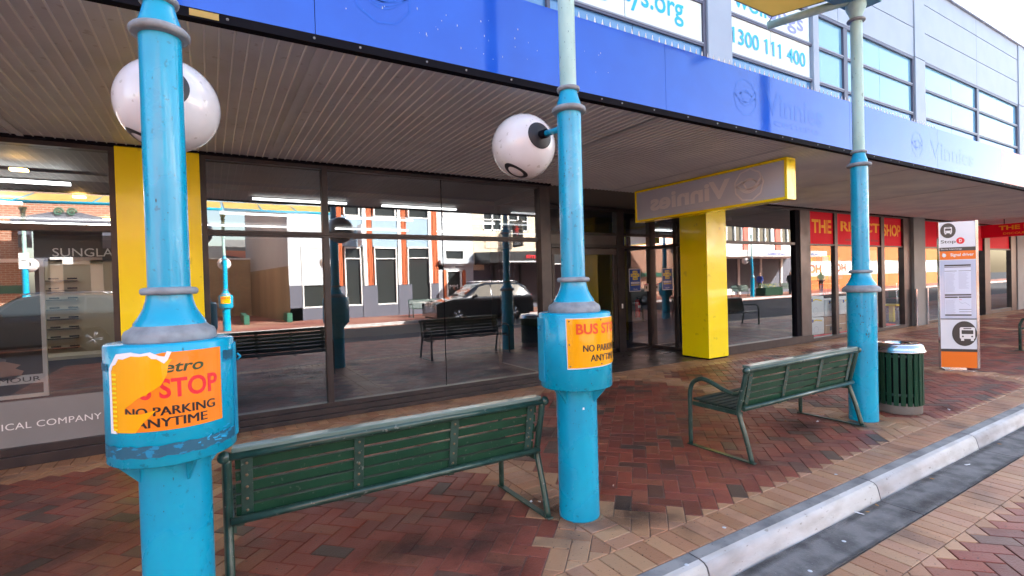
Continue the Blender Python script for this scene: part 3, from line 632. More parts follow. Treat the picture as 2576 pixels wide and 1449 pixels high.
# ================================================================ STREET POLES
def make_pole(px_, py_, label, box=True, globe=True, gdir=1, top=4.55, group='turquoise street poles', faded='faded', bracket_only=False):
    t = thing('street_pole', (px_, py_, 0), label, 'pole', group); c = (px_, py_, 0)
    MB().lathe([(.137, -.01), (.137, 1.40 if not box else .90)], c, 48).build('base_pipe', 'turq', t)
    MB().lathe([(.0, 1.378), (.172, 1.380), (.176, 1.39), (.176, 1.412), (.168, 1.43), (.150, 1.44), (.135, 1.455)], c, 48).build('collar', 'ringgrey', t)
    MB().lathe([(.140, 1.440), (.137, 1.462), (.118, 1.49), (.100, 1.525), (.090, 1.56), (.087, 1.585)], c, 48).build('flare', 'turq', t)
    MB().lathe([(.08, 1.583), (.104, 1.585), (.110, 1.593), (.110, 1.606), (.103, 1.614), (.08, 1.618)], c, 48).build('ring', 'ringgrey', t)
    MB().lathe([(.081, 1.61), (.081, 2.725)], c, 48).build('shaft', 'turq', t)
    MB().lathe([(.08, 2.722), (.108, 2.726), (.115, 2.737), (.115, 2.750), (.107, 2.760), (.078, 2.764)], c, 48).build('ring', 'ringgrey', t)
    MB().lathe([(.082, 2.755), (.080, 2.79), (.068, 2.825), (.060, 2.86), (.058, 2.885)], c, 40).build('flare', 'turq', t)
    MB().lathe([(.056, 2.868), (.074, 2.872), (.078, 2.884), (.076, 2.894), (.056, 2.90)], c, 40).build('ring', 'ringgrey', t)
    MB().lathe([(.0555, 2.895), (.0555, 4.32)], c, 40).build('upper_shaft', faded, t)
    MB().lathe([(.055, 4.272), (.084, 4.276), (.089, 4.288), (.084, 4.30), (.056, 4.304)], c, 40).build('ring', 'ringgrey', t)
    MB().lathe([(.056, 4.31), (.062, 4.345), (.082, 4.39), (.096, 4.43), (.094, 4.47)], c, 40).build('capital', faded, t)
    if box:
        b = MB(); b.lathe([(.0, .885), (.236, .886), (.243, .892), (.243, 1.374), (.238, 1.381), (.0, 1.382)], c, 72)
        jb = b.build('junction_box', 'turq', t)
        d = MB(); aa = [R(122+k*4) for k in range(15)] if px_ > 1 else [R(-16+k*4) for k in range(18)]
        vs = [(px_+r*math.cos(a), py_+r*math.sin(a), z) for a in aa for r, z in ((.244, .93), (.252, .93), (.252, 1.35), (.244, 1.35))]
        n_ = len(aa); fs = [(i*4+k, i*4+(k+1) % 4, (i+1)*4+(k+1) % 4, (i+1)*4+k) for i in range(n_-1) for k in range(4)]+[(0, 1, 2, 3), ((n_-1)*4+3, (n_-1)*4+2, (n_-1)*4+1, (n_-1)*4)]
        d.add(vs, fs); d.build('access_door', 'turq_clean', jb)
        h = MB(); a = aa[-3] if px_ > 1 else aa[2]; hx, hy = px_+.257*math.cos(a), py_+.257*math.sin(a); h.tube([(hx, hy, 1.30), (hx+.014*math.cos(a), hy+.014*math.sin(a), 1.285), (hx, hy, 1.27)], .005, 8); h.build('hinge', 'turq_clean', jb)
        for k in range(4):
            a = R(-90+90*k+22); ca, sa = math.cos(a), math.sin(a); f_ = MB()
            f_.prism([(.130, .885), (.225, .885), (.130, .775)], (px_-sa*.006, py_+ca*.006, 0), (ca, sa, 0), (0, 0, 1), (sa*.012, -ca*.012, 0)); f_.build('bracket_fin', 'turq_clean', t)
    if globe:
        gy = 3.30 if px_ > 1 else 3.17; gz_ = 2.64 if px_ > 1 else 2.565; gr = .245 if px_ > 1 else .236
        if gdir < 0: gy, gz_, gr = py_-.5, 2.6, .24
        a = MB(); ye = gy-gdir*gr*.97; a.tube([(px_, py_+.07*gdir, gz_+.005), (px_, (py_+ye)/2, gz_+.012), (px_, ye, gz_+.03)], .022, 16); a.build('lamp_arm', 'turq', t)
        a = MB(); a.tube([(px_, ye-.075*gdir, gz_+.022), (px_, ye-.005*gdir, gz_+.03)], .031, 16); a.build('arm_socket', 'blackgap', t)
        gl_ = MB(); gl_.sphere((px_, gy, gz_), gr, 64); g = gl_.build('globe', 'globe', t)
        dv = Vector((0, -gdir, .13)).normalized(); cen = Vector((px_, gy, gz_)); dm = MB(); u = dv.orthogonal().normalized(); w_ = dv.cross(u); vs = []; N = 36
        for r_, hh in ((.000, .008), (.062, .008), (.101, .0)):
            for k in range(N):
                an = 2*math.pi*k/N; q = (u*math.cos(an)+w_*math.sin(an))*r_; vs.append(cen+q+dv*(math.sqrt((gr+.003)**2-r_*r_)+hh))
        dm.add(vs, [(i*N+k, i*N+(k+1) % N, (i+1)*N+(k+1) % N, (i+1)*N+k) for i in range(2) for k in range(N)], 0, True); dm.build('mounting_plate', 'black', g)
        o_ = MB()  # dark ring print low on the globe, towards the street
        dv2 = Vector((-.44, -.20, -.88)).normalized(); u = Vector((1, 0, 0))-dv2*dv2.x; u.normalize(); w_ = dv2.cross(u); vs = []
        for sr in (.26, .42):
            for k in range(N):
                an = 2*math.pi*k/N; q = dv2+u*(sr*1.05*math.cos(an))+w_*(sr*.62*math.sin(an)); vs.append(cen+q.normalized()*(gr+.0018))
        o_.add(vs, [(k, (k+1) % N, N+(k+1) % N, N+k) for k in range(N)], 0, True); o_.build('printed_ring', 'black', g)
    return t
def wrapf(px_, py_, r, a0, z0):
    return lambda u, v, l=0: (px_+(r+l)*math.cos(a0+u/r), py_+(r+l)*math.sin(a0+u/r), z0+v)
def wrap_poly(mb, W, pts, lift, mi=0, step=.02):
    u0, u1 = min(p[0] for p in pts), max(p[0] for p in pts); n = max(1, int((u1-u0)/step)+1)
    for t in geometry.tessellate_polygon([[Vector((x, y, 0)) for x, y in pts]]):
        T = [pts[k] for k in t]
        for i in range(n):
            q = clip(T, -1, 0, -(u0+(u1-u0)*i/n)); q = clip(q, 1, 0, u0+(u1-u0)*(i+1)/n) if len(q) > 2 else q
            if len(q) > 2: mb.add([W(x, y, lift) for x, y in q], [tuple(range(len(q)))], mi)
PY = 2.72
pole1 = make_pole(-.155, PY, 'turquoise street pole with a torn bus stop sticker on its round box, nearest the camera')
pole2 = make_pole(2.12, PY, 'turquoise street pole with a screwed on orange bus stop plate, between the two slatted benches')
pole3 = make_pole(6.03, PY, 'plain turquoise street pole without a box, between the second bench and the litter bin', box=False, globe=False)
def chips(pole, x, areas, seed):
    rr_ = random.Random(seed); cm = MB()
    for r_, z0, z1, a0, a1, n_, sz in areas:
        for _ in range(n_):
            W = wrapf(x, PY, r_+.0004, R(rr_.uniform(a0, a1)), rr_.uniform(z0, z1)); q = sz*rr_.uniform(.4, 1.2); m_ = rr_.randrange(5, 9); el = rr_.choice([1, 1, 1.6, 3.5])
            wrap_poly(cm, W, [(q*rr_.uniform(.5, 1)*math.cos(2*math.pi*k/m_), el*q*rr_.uniform(.5, 1)*math.sin(2*math.pi*k/m_)) for k in range(m_)], .0003)
    cm.build('paint_chips', 'chip', pole)
M['chip'] = mat('chipped_paint', (.02, .09, .13), .8, col2=(.10, .07, .05), scale=20)
chips(pole1, -.155, [(.081, 1.75, 2.6, -130, -40, 12, .003), (.137, .0, .85, -130, -40, 14, .003), (.243, .9, 1.36, -150, -20, 14, .003), (.078, 2.77, 2.8, -150, -20, 8, .004)], 1)
chips(pole2, 2.12, [(.081, 1.65, 2.7, -200, -40, 60, .003), (.081, 2.0, 2.4, -200, -150, 26, .004), (.137, .0, .85, -200, -60, 18, .003), (.243, .9, 1.36, 190, 290, 14, .003), (.0555, 2.95, 4.2, -200, -40, 60, .003)], 2)
chips(pole3, 6.03, [(.081, 1.65, 2.7, -210, -60, 24, .003), (.137, .3, 1.35, -210, -80, 60, .004), (.137, .9, 1.3, -180, -130, 26, .006), (.0555, 2.95, 4.2, -200, -40, 30, .003)], 3)
# torn sticker on pole 1
W1 = wrapf(-.155, PY, .2455, R(-92), 1.193)
st = MB()
def wtext(mb, W, body, u, v, wd, h, lift, mi, bold=0, ref=None, shear=0):
    add_text(mb, body, (0, 0, 0), XR, ZU, wd, h, mi, bold=bold, ref=ref, shear=shear, wrap=lambda x, y: W(u+x, v+y, lift))
wrap_poly(st, W1, [(-.20, -.157), (.218, -.158), (.218, .158), (-.01, .158), (-.20, .12)], .0002, 0)
wtext(st, W1, 'Metro', .035, .098, .205, .046, .0008, 4, .02, shear=.25)
wtext(st, W1, 'BUS STOP', -.005, .012, .40, .080, .0008, 5, .025)
for d_ in (-.0018, 0, .0018):
    wtext(st, W1, 'NO PARKING', .014+d_, -.078, .33, .036, .0008+d_*.02, 6); wtext(st, W1, 'ANYTIME', .016+d_, -.124, .255, .036, .0008+d_*.02, 6)
wrap_poly(st, W1, [(-.225, -.158), (-.113, -.158), (-.086, -.122), (-.036, -.072), (-.09, -.084), (-.155, -.082), (-.155, -.06), (-.125, -.04), (-.10, -.02), (-.071, -.007), (-.017, .027), (.003, .066), (.010, .11), (.024, .13), (.0, .128), (-.03, .140), (-.06, .158), (-.18, .15), (-.212, .12), (-.225, .09)], .0016, 1)
white = [(-.230, -.162), (-.19, -.162), (-.214, -.140), (-.216, .09), (-.205, .112), (-.190, .118), (-.175, .140), (-.155, .138), (-.12, .150), (-.09, .147), (-.06, .150), (-.047, .136), (-.03, .134), (-.005, .114), (.008, .128), (.022, .160), (.006, .163), (-.002, .142), (-.02, .146), (-.05, .163), (-.085, .158), (-.12, .166), (-.185, .160), (-.207, .130), (-.230, .10)]
wrap_poly(st, W1, white, .0022, 2, .012)
for k in range(13): wrap_poly(st, W1, [(-.213, -.15+k*.0185), (-.190, -.15+k*.0185), (-.190, -.141+k*.0185), (-.213, -.141+k*.0185)], .0024, 3)
st.build('torn_sticker', ['orange', 'amber', 'paper', 'vyellow', 'greentxt', 'redtxt', 'blacktxt'], [k for k in kids(pole1) if k.name.startswith('junction_box')][0])
tp = MB(); rr = random.Random(9)
def band(v0, v1, u0, u1, n=26):
    topp = [(u0+(u1-u0)*i/n, v1+rr.uniform(-.004, .004)) for i in range(n+1)]; bot = [(u0+(u1-u0)*i/n, v0+rr.uniform(-.005, .003)) for i in range(n, -1, -1)]
    wrap_poly(tp, W1, topp+bot, .0001, 0, .03)
band(-.262, -.215, -.30, .40); band(.088, .118, -.36, -.245, 8); band(.09, .135, .235, .40, 10)
tp.build('tape_remnant', 'tape', [k for k in kids(pole1) if k.name.startswith('junction_box')][0])
gt = MB()
for i in range(16):
    u, v = rr.choice([(-.2, -.235), (.1, -.23), (.2, -.22), (.25, -.21), (.17, -.235)]); u += rr.gauss(0, .03); v += rr.gauss(0, .008); L_ = rr.uniform(.01, .04); an = rr.uniform(-.5, .8)
    wrap_poly(gt, W1, [(u, v), (u+L_*math.cos(an), v+L_*math.sin(an)*.5), (u+L_*math.cos(an), v+L_*math.sin(an)*.5+.005), (u, v+.004)], .0012, 0)
gt.build('glue_scraps', 'tagblue', [k for k in kids(pole1) if k.name.startswith('junction_box')][0])
# enamel plate on pole 2
jb2 = [k for k in kids(pole2) if k.name.startswith('junction_box')][0]
W2 = wrapf(2.12, PY, .247, R(-86), 1.197)
st = MB()
wrap_poly(st, W2, [(-.232, -.168), (.232, -.150), (.235, .157), (-.238, .157)], .0025, 3)
wrap_poly(st, W2, [(-.228, -.160), (.230, -.146), (.232, .154), (-.232, .153)], .004, 0)
wtext(st, W2, 'BUS STOP', .02, .088, .385, .068, .0052, 1, .028)
for d_ in (-.0016, 0, .0016):
    wtext(st, W2, 'NO PARKING', .02+d_, -.035, .30, .043, .0052+d_*.02, 2); wtext(st, W2, 'ANYTIME', .03+d_, -.098, .225, .043, .0052+d_*.02, 2)
for u, v in ((-.215, .138), (0, .142), (.215, .14), (-.215, -.01), (.215, -.01), (-.212, -.148), (0, -.14), (.212, -.135)):
    p_ = W2(u, v, .004); st.sphere(p_, .0055, 8, 4)
st.build('bus_stop_plate', ['amber2', 'orangered', 'blacktxt', 'whitegloss', 'rustbolt'], jb2)
scr_ = MB()
for z, a in ((.745, -112), (2.58, -60)):
    W = wrapf(2.12, PY, .1378, R(a), z); wrap_poly(scr_, W, [(0, 0), (.014, 0), (.012, .016), (.002, .014)], .0005) if z < 1 else None
scr_.build('paper_scrap', 'paper', pole2)
# ---------------- canopy beam and yellow fabric above pole 3
cb = thing('canopy', (6.03, PY, 4.47), 'yellow fabric canopy on a teal steel beam at the top of the plain pole', 'canopy')
b = MB(); b.prism([(-.16, 0), (.13, 0), (.17, .10), (-.20, .10)], (2.9, PY, 4.47), (0, 1, 0), (0, 0, 1), (3.33, 0, 0)); b.build('beam', 'beamteal', cb, bevel=.006)
b = MB(); b.prism([(5.55, 0), (6.23, 0), (6.05, .5), (5.75, .5)], (0, PY-.006, 4.565), (1, 0, 0), (0, 0, 1), (0, .012, 0)); b.build('gusset', 'faded', cb)
b = MB(); b.tube([(5.95, PY+.04, 4.50), (5.52, 3.40, 4.42)], [.045, .042], 20); b.tube([(5.90, PY-.04, 4.50), (5.52, 2.04, 4.42)], .042, 20); b.build('strut', 'faded', cb)
def sheet(pts, nx_, nz_, sag, mi=0, thick=.006):
    a, b_, c_, d_ = [Vector(p) for p in pts]; mb = MB(); vs = []
    for i in range(nx_+1):
        for j in range(nz_+1):
            s_, t_ = i/nx_, j/nz_; p_ = (a*(1-s_)+b_*s_)*(1-t_)+(d_*(1-s_)+c_*s_)*t_
            p_ = p_+Vector((0, 0, -sag*16*s_*(1-s_)*t_*(1-t_))); vs.append(p_)
    N = len(vs); up_ = Vector((0, 0, thick)); idx = lambda i, j: i*(nz_+1)+j
    fs = [(idx(i, j), idx(i+1, j), idx(i+1, j+1), idx(i, j+1)) for i in range(nx_) for j in range(nz_)]
    mb.add(vs, fs, mi, True); mb.add([v+up_ for v in vs], [tuple(reversed(f)) for f in fs], mi, True); return mb
fb_ = sheet([(5.45, 3.30, 4.46), (2.9, 3.30, 4.50), (2.9, PY+.05, 4.62), (5.93, PY+.10, 4.57)], 14, 6, .06)
fb_.add([v for v in sheet([(2.9, 2.1, 4.50), (5.45, 2.1, 4.46), (5.93, PY-.1, 4.57), (2.9, PY-.05, 4.62)], 14, 6, .06).v], [f for f in sheet([(2.9, 2.1, 4.50), (5.45, 2.1, 4.46), (5.93, PY-.1, 4.57), (2.9, PY-.05, 4.62)], 14, 6, .06).f], 0, True)
fb_.tube([(5.45, 3.30, 4.463), (5.93, PY+.10, 4.573)], .008, 8, 1); fb_.tube([(5.45, 3.30, 4.463), (2.9, 3.3, 4.503)], .008, 8, 1); fb_.tube([(5.45, 3.30, 4.458), (5.52, 3.40, 4.44)], .005, 6, 1)
fb_.build('fabric', ['fabric', 'grey'], cb)
# ================================================================ BENCHES
def make_bench(x0, yr, label, group='green slatted benches'):
    """slatted bench, back towards the street (-Y); x0 left side frame, yr rear foot"""
    t = thing('street_bench', (x0, yr, 0), label, 'bench', group); Lx = 1.86
    K = lambda y, z, x=0: (x0+x, yr+y, z)
    def smooth(pts, n=5):
        out = []
        for i in range(len(pts)-1):
            p0 = Vector(pts[max(i-1, 0)]); p1 = Vector(pts[i]); p2 = Vector(pts[i+1]); p3 = Vector(pts[min(i+2, len(pts)-1)])
            for k in range(n):
                q = k/n; out.append(.5*((2*p1)+(-p0+p2)*q+(2*p0-5*p1+4*p2-p3)*q*q+(-p0+3*p1-3*p2+p3)*q**3))
        return out+[Vector(pts[-1])]
    for x in (0, Lx):
        f_ = MB(); f_.tube(smooth([K(0, .01, x), K(.05, .20, x), K(.105, .37, x), K(.115, .43, x), K(.10, .50, x), K(.07, .62, x), K(.035, .775, x)]), .021, 14)
        f_.build('rear_leg', 'benchtube', t)
        f_ = MB(); f_.tube(smooth([K(.63, .01, x), K(.63, .30, x), K(.628, .48, x), K(.60, .585, x), (x0+x, yr+.53, .635), K(.46, .645, x), K(.36, .62, x), K(.25, .58, x), K(.15, .565, x), K(.085, .60, x), K(.06, .66, x)]), .020, 14)
        f_.build('arm_and_front_leg', 'benchtube', t)
        f_ = MB(); f_.box(x0+x-.022, x0+x+.022, yr-.03, yr+.66, .001, .011); f_.build('foot_bar', 'benchtube', t, bevel=.002)
        s_ = 1 if x else -1
        f_ = MB(); f_.box(x0+x-.006+(-.028*s_), x0+x+.006+(-.028*s_), yr+.10, yr+.62, .375, .412); f_.build('seat_bracket', 'benchtube', t)
        f_ = MB(); f_.sphere(K(.028, .785, x+s_*.012), .031, 18); f_.build('end_cap', 'benchtube', t)
    f_ = MB(); f_.tube([K(.028, .785, .0), K(.028, .785, Lx)], .022, 16); f_.build('top_rail', 'benchtube', t)
    f_ = MB(); f_.tube([K(.075, .445, .01), K(.075, .445, Lx-.01)], .020, 16); f_.build('bottom_rail', 'benchtube', t)
    # backrest slats lie on the seat side of the straps; back leans
    yb = lambda z: yr+.120-(z-.42)*.20
    sl_ = MB(); zz = .452
    for k in range(5):
        a_, b_ = zz+k*.0635, zz+k*.0635+.0465
        vs = [(x, yb(z)+d, z) for x in (x0+.035, x0+Lx-.035) for z, d in ((a_, -.003), (b_, .003), (b_, .025), (a_, .019))]
        sl_.add(vs, [(0, 1, 2, 3), (7, 6, 5, 4), (0, 4, 5, 1), (1, 5, 6, 2), (2, 6, 7, 3), (3, 7, 4, 0)])
    sl_.build('backrest_slats', 'benchgreen', t, bevel=.0015)
    f_ = MB(); f_.box(x0+.02, x0+Lx-.02, yr+.015, yr+.085, .800, .824); f_.build('top_slat', 'topslat', t, bevel=.004)
    for x in (.085, .64, 1.22, Lx-.085):
        f_ = MB(); w_ = .027
        vs = [(x0+x+d, yb(z)+e, z) for z in (.415, .79) for d, e in ((-w_, -.011), (w_, -.011), (w_, -.004), (-w_, -.004))]
        f_.add(vs, [(0, 1, 2, 3), (7, 6, 5, 4), (0, 4, 5, 1), (1, 5, 6, 2), (2, 6, 7, 3), (3, 7, 4, 0)])
        s_ = f_.build('back_strap', 'benchtube', t, bevel=.0015)
        b_ = MB()
        for k in range(5): z = .479+k*.0635; b_.sphere((x0+x, yb(z)-.012, z), .0075, 10, sc=(1, .5, 1))
        b_.build('bolt', 'rustbolt', s_)
    st_ = MB()
    for k in range(7):
        y = yr+.155+k*.068; z = .405+.012*k/6+(.006 if k == 6 else 0); st_.box(x0+.03, x0+Lx-.03, y, y+.056, z, z+.022)
    st_.build('seat_slats', 'seatdark', t, bevel=.004)
    f_ = MB()
    for x in (.05, .64, 1.22, Lx-.05): f_.box(x0+x-.02, x0+x+.02, yr+.13, yr+.62, .392, .404)
    f_.build('seat_support', 'benchtube', t)
    return t
make_bench(.045, 2.785, 'green slatted bench seen from behind between the two bus stop poles')
make_bench(3.885, 2.61, 'green slatted bench with curved arms and top slat coloured pale with sky sheen beside the plain turquoise pole')
def strap_bench(x0, y0, label, facing=1, group='metal strap benches'):
    t = thing('strap_bench', (x0, y0, 0), label, 'bench', group); Lx = 1.75; g = facing
    K = lambda y, z, x=0: (x0+x, y0+g*y, z)
    for x in (0, Lx):
        MB().tube([K(0, .0, x), K(.07, .38, x), K(.03, .62, x), K(-.02, .84, x)], .024, 10).build('rear_leg', 'benchtube', t)
        MB().tube([K(.60, .0, x), K(.60, .50, x), K(.56, .60, x), K(.46, .645, x), K(.20, .62, x), K(.05, .62, x)], .024, 10).build('arm_and_front_leg', 'benchtube', t)
        MB().box(x0+x-.05, x0+x+.05, min(y0, y0+g*.64)-.03, max(y0, y0+g*.64)+.03, .001, .01).build('foot_bar', 'benchtube', t)
    b = MB(); n = 34
    for i in range(n):
        x = .06+(Lx-.12)*i/(n-1); b.box(x0+x-.017, x0+x+.017, min(y0+g*.10, y0+g*.58), max(y0+g*.10, y0+g*.58), .42, .43)
        b.add([(x0+x+d, y0+g*yy, z) for d in (-.017, .017) for yy, z in ((.10, .43), (.0, .84), (-.012, .84), (.088, .43))], [(0, 1, 2, 3), (7, 6, 5, 4), (0, 4, 5, 1), (1, 5, 6, 2), (2, 6, 7, 3), (3, 7, 4, 0)])
    b.build('straps', 'benchtube', t)
    b = MB(); b.tube([K(-.01, .84, 0), K(-.01, .84, Lx)], .02, 10); b.tube([K(.08, .43, 0), K(.08, .43, Lx)], .016, 10); b.tube([K(.58, .42, 0), K(.58, .42, Lx)], .018, 10); b.build('rail', 'benchtube', t)
    return t
strap_bench(13.27, 2.66, 'dark green metal bench at the right edge beyond the bus stop sign')
# ================================================================ LITTER BIN
bx, by = 6.70, 2.66
bn = thing('litter_bin', (bx, by, 0), 'round green slatted litter bin with shiny steel lid on the brick pavement', 'bin')
MB().lathe([(.0, .0), (.215, .0), (.218, .012), (.218, .115), (.212, .125), (0, .125)], (bx, by, 0), 40).build('concrete_base', 'concrete', bn)
MB().lathe([(.0, .12), (.188, .12), (.188, .68), (0, .68)], (bx, by, 0), 32).build('liner', 'blackgap', bn)
sl_ = MB(); n = 22
for i in range(n):
    a = 2*math.pi*i/n; ca, sa = math.cos(a), math.sin(a); h = .0225
    vs = [(bx+r*ca-sa*d, by+r*sa+ca*d, z) for z in (.10, .70) for r, d in ((.214, -h), (.230, -h), (.230, h), (.214, h))]
    sl_.add(vs, [(0, 1, 2, 3), (7, 6, 5, 4), (0, 4, 5, 1), (1, 5, 6, 2), (2, 6, 7, 3), (3, 7, 4, 0)])
sl_.build('slats', 'benchgreen', bn, bevel=.003)
MB().lathe([(.206, .20), (.214, .20), (.214, .23), (.206, .23)], (bx, by, 0), 40).lathe([(.206, .63), (.214, .63), (.214, .66), (.206, .66)], (bx, by, 0), 40).build('hoop', 'benchtube', bn)
MB().lathe([(.236, .683), (.254, .686), (.257, .695), (.250, .702), (.246, .705), (.243, .725), (.225, .765), (.20, .778), (.12, .782), (.115, .776), (.112, .70)], (bx, by, 0), 56).build('lid', 'steel', bn)
# ================================================================ BUS STOP PYLON
A = Vector((9.945, 3.358, 0)); B = Vector((10.214, 2.996, 0)); ux = (B-A).normalized(); wid = (B-A).length; nrm = Vector((ux.y, -ux.x, 0)); nrm = nrm if nrm.dot(-A) > 0 else -nrm
mid = (A+B)/2
py_ = thing('bus_stop_sign', tuple(mid), 'tall white and orange bus stop sign panel with timetable standing on the brick pavement', 'sign')
def zz(y): return 1.6-(y-674.5)*1.6/256.5
z_top, z_o1, z_d1, z_p1, z_p2, z_dk, z_o2 = zz(556), zz(629), zz(620), zz(651), zz(801), zz(877), zz(884)
zb = zz(924)
b = MB(); q0, q1 = A, B
def slab(mb, x0, x1, d0, d1, z0, z1, mi=0):
    vs = [A+ux*x+nrm*d for x in (x0, x1) for d in (d0, d1)]; vs = [Vector((v.x, v.y, z)) for z in (z0, z1) for v in vs]
    mb.add(vs, [(0, 1, 3, 2), (4, 6, 7, 5), (0, 2, 6, 4), (1, 5, 7, 3), (0, 4, 5, 1), (2, 3, 7, 6)], mi)
slab(b, 0, wid, -.07, 0, zb, z_top); b.build('body', 'whitegloss', py_, bevel=.003)
b = MB(); slab(b, wid+.0, wid+.035, -.075, .006, zb-.01, z_top+.01); slab(b, -.008, 0, -.075, .006, zb-.01, z_top+.01); b.build('edge_rail', 'steel', py_, bevel=.002)
b = MB(); slab(b, .12, wid-.12, -.05, -.02, .02, zb); slab(b, .02, wid-.03, -.16, .10, .0, .02); b.build('base', 'steel', py_)
pl = Pl(A, ux, (0, 0, 1))
if pl.n.dot(nrm) < 0: pl.n = -pl.n
wd = wid
pl.rect(0, wd, z_d1, z_o1*0+z_d1-.055, 2, 1) if False else None
pl.rect(0, wd, zz(629.5), zz(620), 2, 1); pl.rect(0, wd, zz(651), zz(629.5), 2, 2); pl.rect(0, wd, zb, zz(884), 2, 2); pl.rect(0, wd, zz(884), zz(877), 2, 1)
pl.rect(0, wd, zz(801), zz(652.5), 3, 3); pl.rect(0, wd, zz(802.5), zz(800), 4, 1)
def bus_icon(pl, cx, cy, s_, l, mw, md):
    pl.rrect(cx-.5*s_, cx+.5*s_, cy-.46*s_, cy+.5*s_, .12*s_, l, mw); pl.rect(cx-.42*s_, cx-.22*s_, cy-.62*s_, cy-.44*s_, l, mw); pl.rect(cx+.22*s_, cx+.42*s_, cy-.62*s_, cy-.44*s_, l, mw)
    pl.rrect(cx-.38*s_, cx+.38*s_, cy-.06*s_, cy+.26*s_, .04*s_, l+1, md); pl.rrect(cx-.26*s_, cx+.26*s_, cy+.35*s_, cy+.43*s_, .03*s_, l+1, md)
    pl.disc(cx-.30*s_, cy-.26*s_, .065*s_, l=l+1, mi=md); pl.disc(cx+.30*s_, cy-.26*s_, .065*s_, l=l+1, mi=md)
cy1 = zz(577.5); pl.disc(wd*.25, cy1, .098, .118, 3, 1); bus_icon(pl, wd*.25, cy1+.005, .10, 4, 0, 1)
pl.text('Stop', wd*.25, zz(606.5), .19, .066, 3, 1, bold=.01); pl.disc(wd*.59, zz(604), .052, .052, 3, 4); pl.text('D', wd*.59, zz(604), .034, .048, 4, 0, bold=.03)
pl.text('Burnie Interchange', wd*.34, zz(624.8), .26, .030, 3, 0); pl.text('Signal driver', wd*.63, zz(640), .29, .062, 3, 0, bold=.02)
pl.disc(wd*.13, zz(640), .026, .03, 3, 0); pl.rect(wd*.09, wd*.11, zz(639), zz(634), 4, 0)
cy2 = zz(838); pts = [(min(wd, wd*.66+.155*math.cos(2*math.pi*k/40)), cy2+.195*math.sin(2*math.pi*k/40)) for k in range(40)]
pl.poly(pts, 3, 1); bus_icon(pl, wd*.74, cy2+.005, .19, 4, 0, 1)
# timetable sheets
x0, x1 = wd*.13, wd*.86
pl.rect(x0, x1, zz(794), zz(744), 5, 5); pl.rect(x0, x1, zz(741), zz(664), 5, 5)
for ya, yb_, xa, xb in ((668, 664, x0, x1), (671, 669.5, x0, x1), (742, 738.5, x0, x1), (748, 744.5, x0, wd*.49), (748, 744.5, wd*.51, x1), (793, 789.5, x0, x1), (680.5, 679.5, x0, wd*.47), (680.5, 679.5, wd*.52, x1), (783.5, 782.5, wd*.52, x1), (777.5, 776.5, wd*.52, x1)):
    pl.rect(xa, xb, zz(ya), zz(yb_), 6, 1)
rr = random.Random(2)
for k in range(24): y = 684+k*2.1; pl.rect(x0+.01, x0+.01+rr.uniform(.09, .125), zz(y+.5), zz(y), 6, 6); pl.rect(wd*.52, wd*.52+rr.uniform(.09, .13), zz(y+.5), zz(y), 6, 6) if y < 726 else None
for k in range(17): y = 753+k*2.1; pl.rect(x0+.01, x0+.01+rr.uniform(.09, .125), zz(y+.5), zz(y), 6, 6)
pl.line([(wd*.53, zz(757)), (wd*.6, zz(762)), (wd*.7, zz(760)), (wd*.82, zz(768))], .004, 6, 6)
pl.rect(wd*.53, wd*.6, zz(753), zz(752), 6, 4)
pl.build('sign_face', ['white', 'charcoal', 'orangepan', 'timetable', 'redtxt', 'paperlite', 'printgrey'], py_)
# ================================================================ HANGING SIGNS
hs = thing('hanging_sign', (6.42, 4.98, 3.09), 'long white lightbox sign in a yellow frame hanging under the awning with mirrored shop lettering', 'sign')
X0, X1, Y0, Y1, Z0, Z1 = 6.30, 6.50, 3.665, 6.32, 2.545, 3.080
b = MB(); b.box(X0, X1, Y0, Y1, Z0, Z0+.035).box(X0, X1, Y0, Y1, Z1-.035, Z1).box(X0, X1, Y0, Y0+.035, Z0+.035, Z1-.035).box(X0, X1, Y1-.035, Y1, Z0+.035, Z1-.035)
b.box(X0+.03, X1-.03, Y0+.02, Y0+.034, Z0+.03, Z1-.03)
b.build('frame', 'yellow', hs, bevel=.003)
b = MB(); b.box(X0+.012, X0+.018, Y0+.035, Y1-.035, Z0+.035, Z1-.035).box(X1-.018, X1-.012, Y0+.035, Y1-.035, Z0+.035, Z1-.035); face = b.build('light_panel', 'signface', hs)
pl = Pl((X0+.011, 0, 0), (0, 1, 0), (0, 0, 1)); pl.n = Vector((-1, 0, 0))
pl.text('Vinnies', 5.23, 2.83, 1.50, .27, 1, 0, bold=.035)   # reads mirrored from this side
pl.mb.build('lettering', 'signghost', face)
pl = Pl((X0+.011, 0, 0), (0, 1, 0), (0, 0, 1)); pl.n = Vector((-1, 0, 0)); hands_logo(pl, 4.20, 2.815, .215, 1, .022, flip=-1); pl.build('logo', 'signghost', face)
b = MB()
for y in (4.0, 5.9): b.box(6.38, 6.42, y, y+.04, 3.08, 3.10)
b.box(X0+.05, X1-.05, Y1, Y1+.02, 2.8, 2.86); b.build('hanger', 'blackgap', hs)
h2 = thing('hanging_sign', (21, 5, 3.0), 'dark red hanging sign with yellow stencil lettering under the awning far along the shops', 'sign')
boxo('box', 'red', h2, 21.0, 21.2, 3.5, 6.02, 2.55, 2.94, bevel=.004)
b = MB(); b.tube([(21.1, 4.2, 2.94), (21.1, 4.2, 3.1)], .012, 8).tube([(21.1, 5.5, 2.94), (21.1, 5.5, 3.1)], .012, 8); b.build('hanger', 'blackgap', h2)
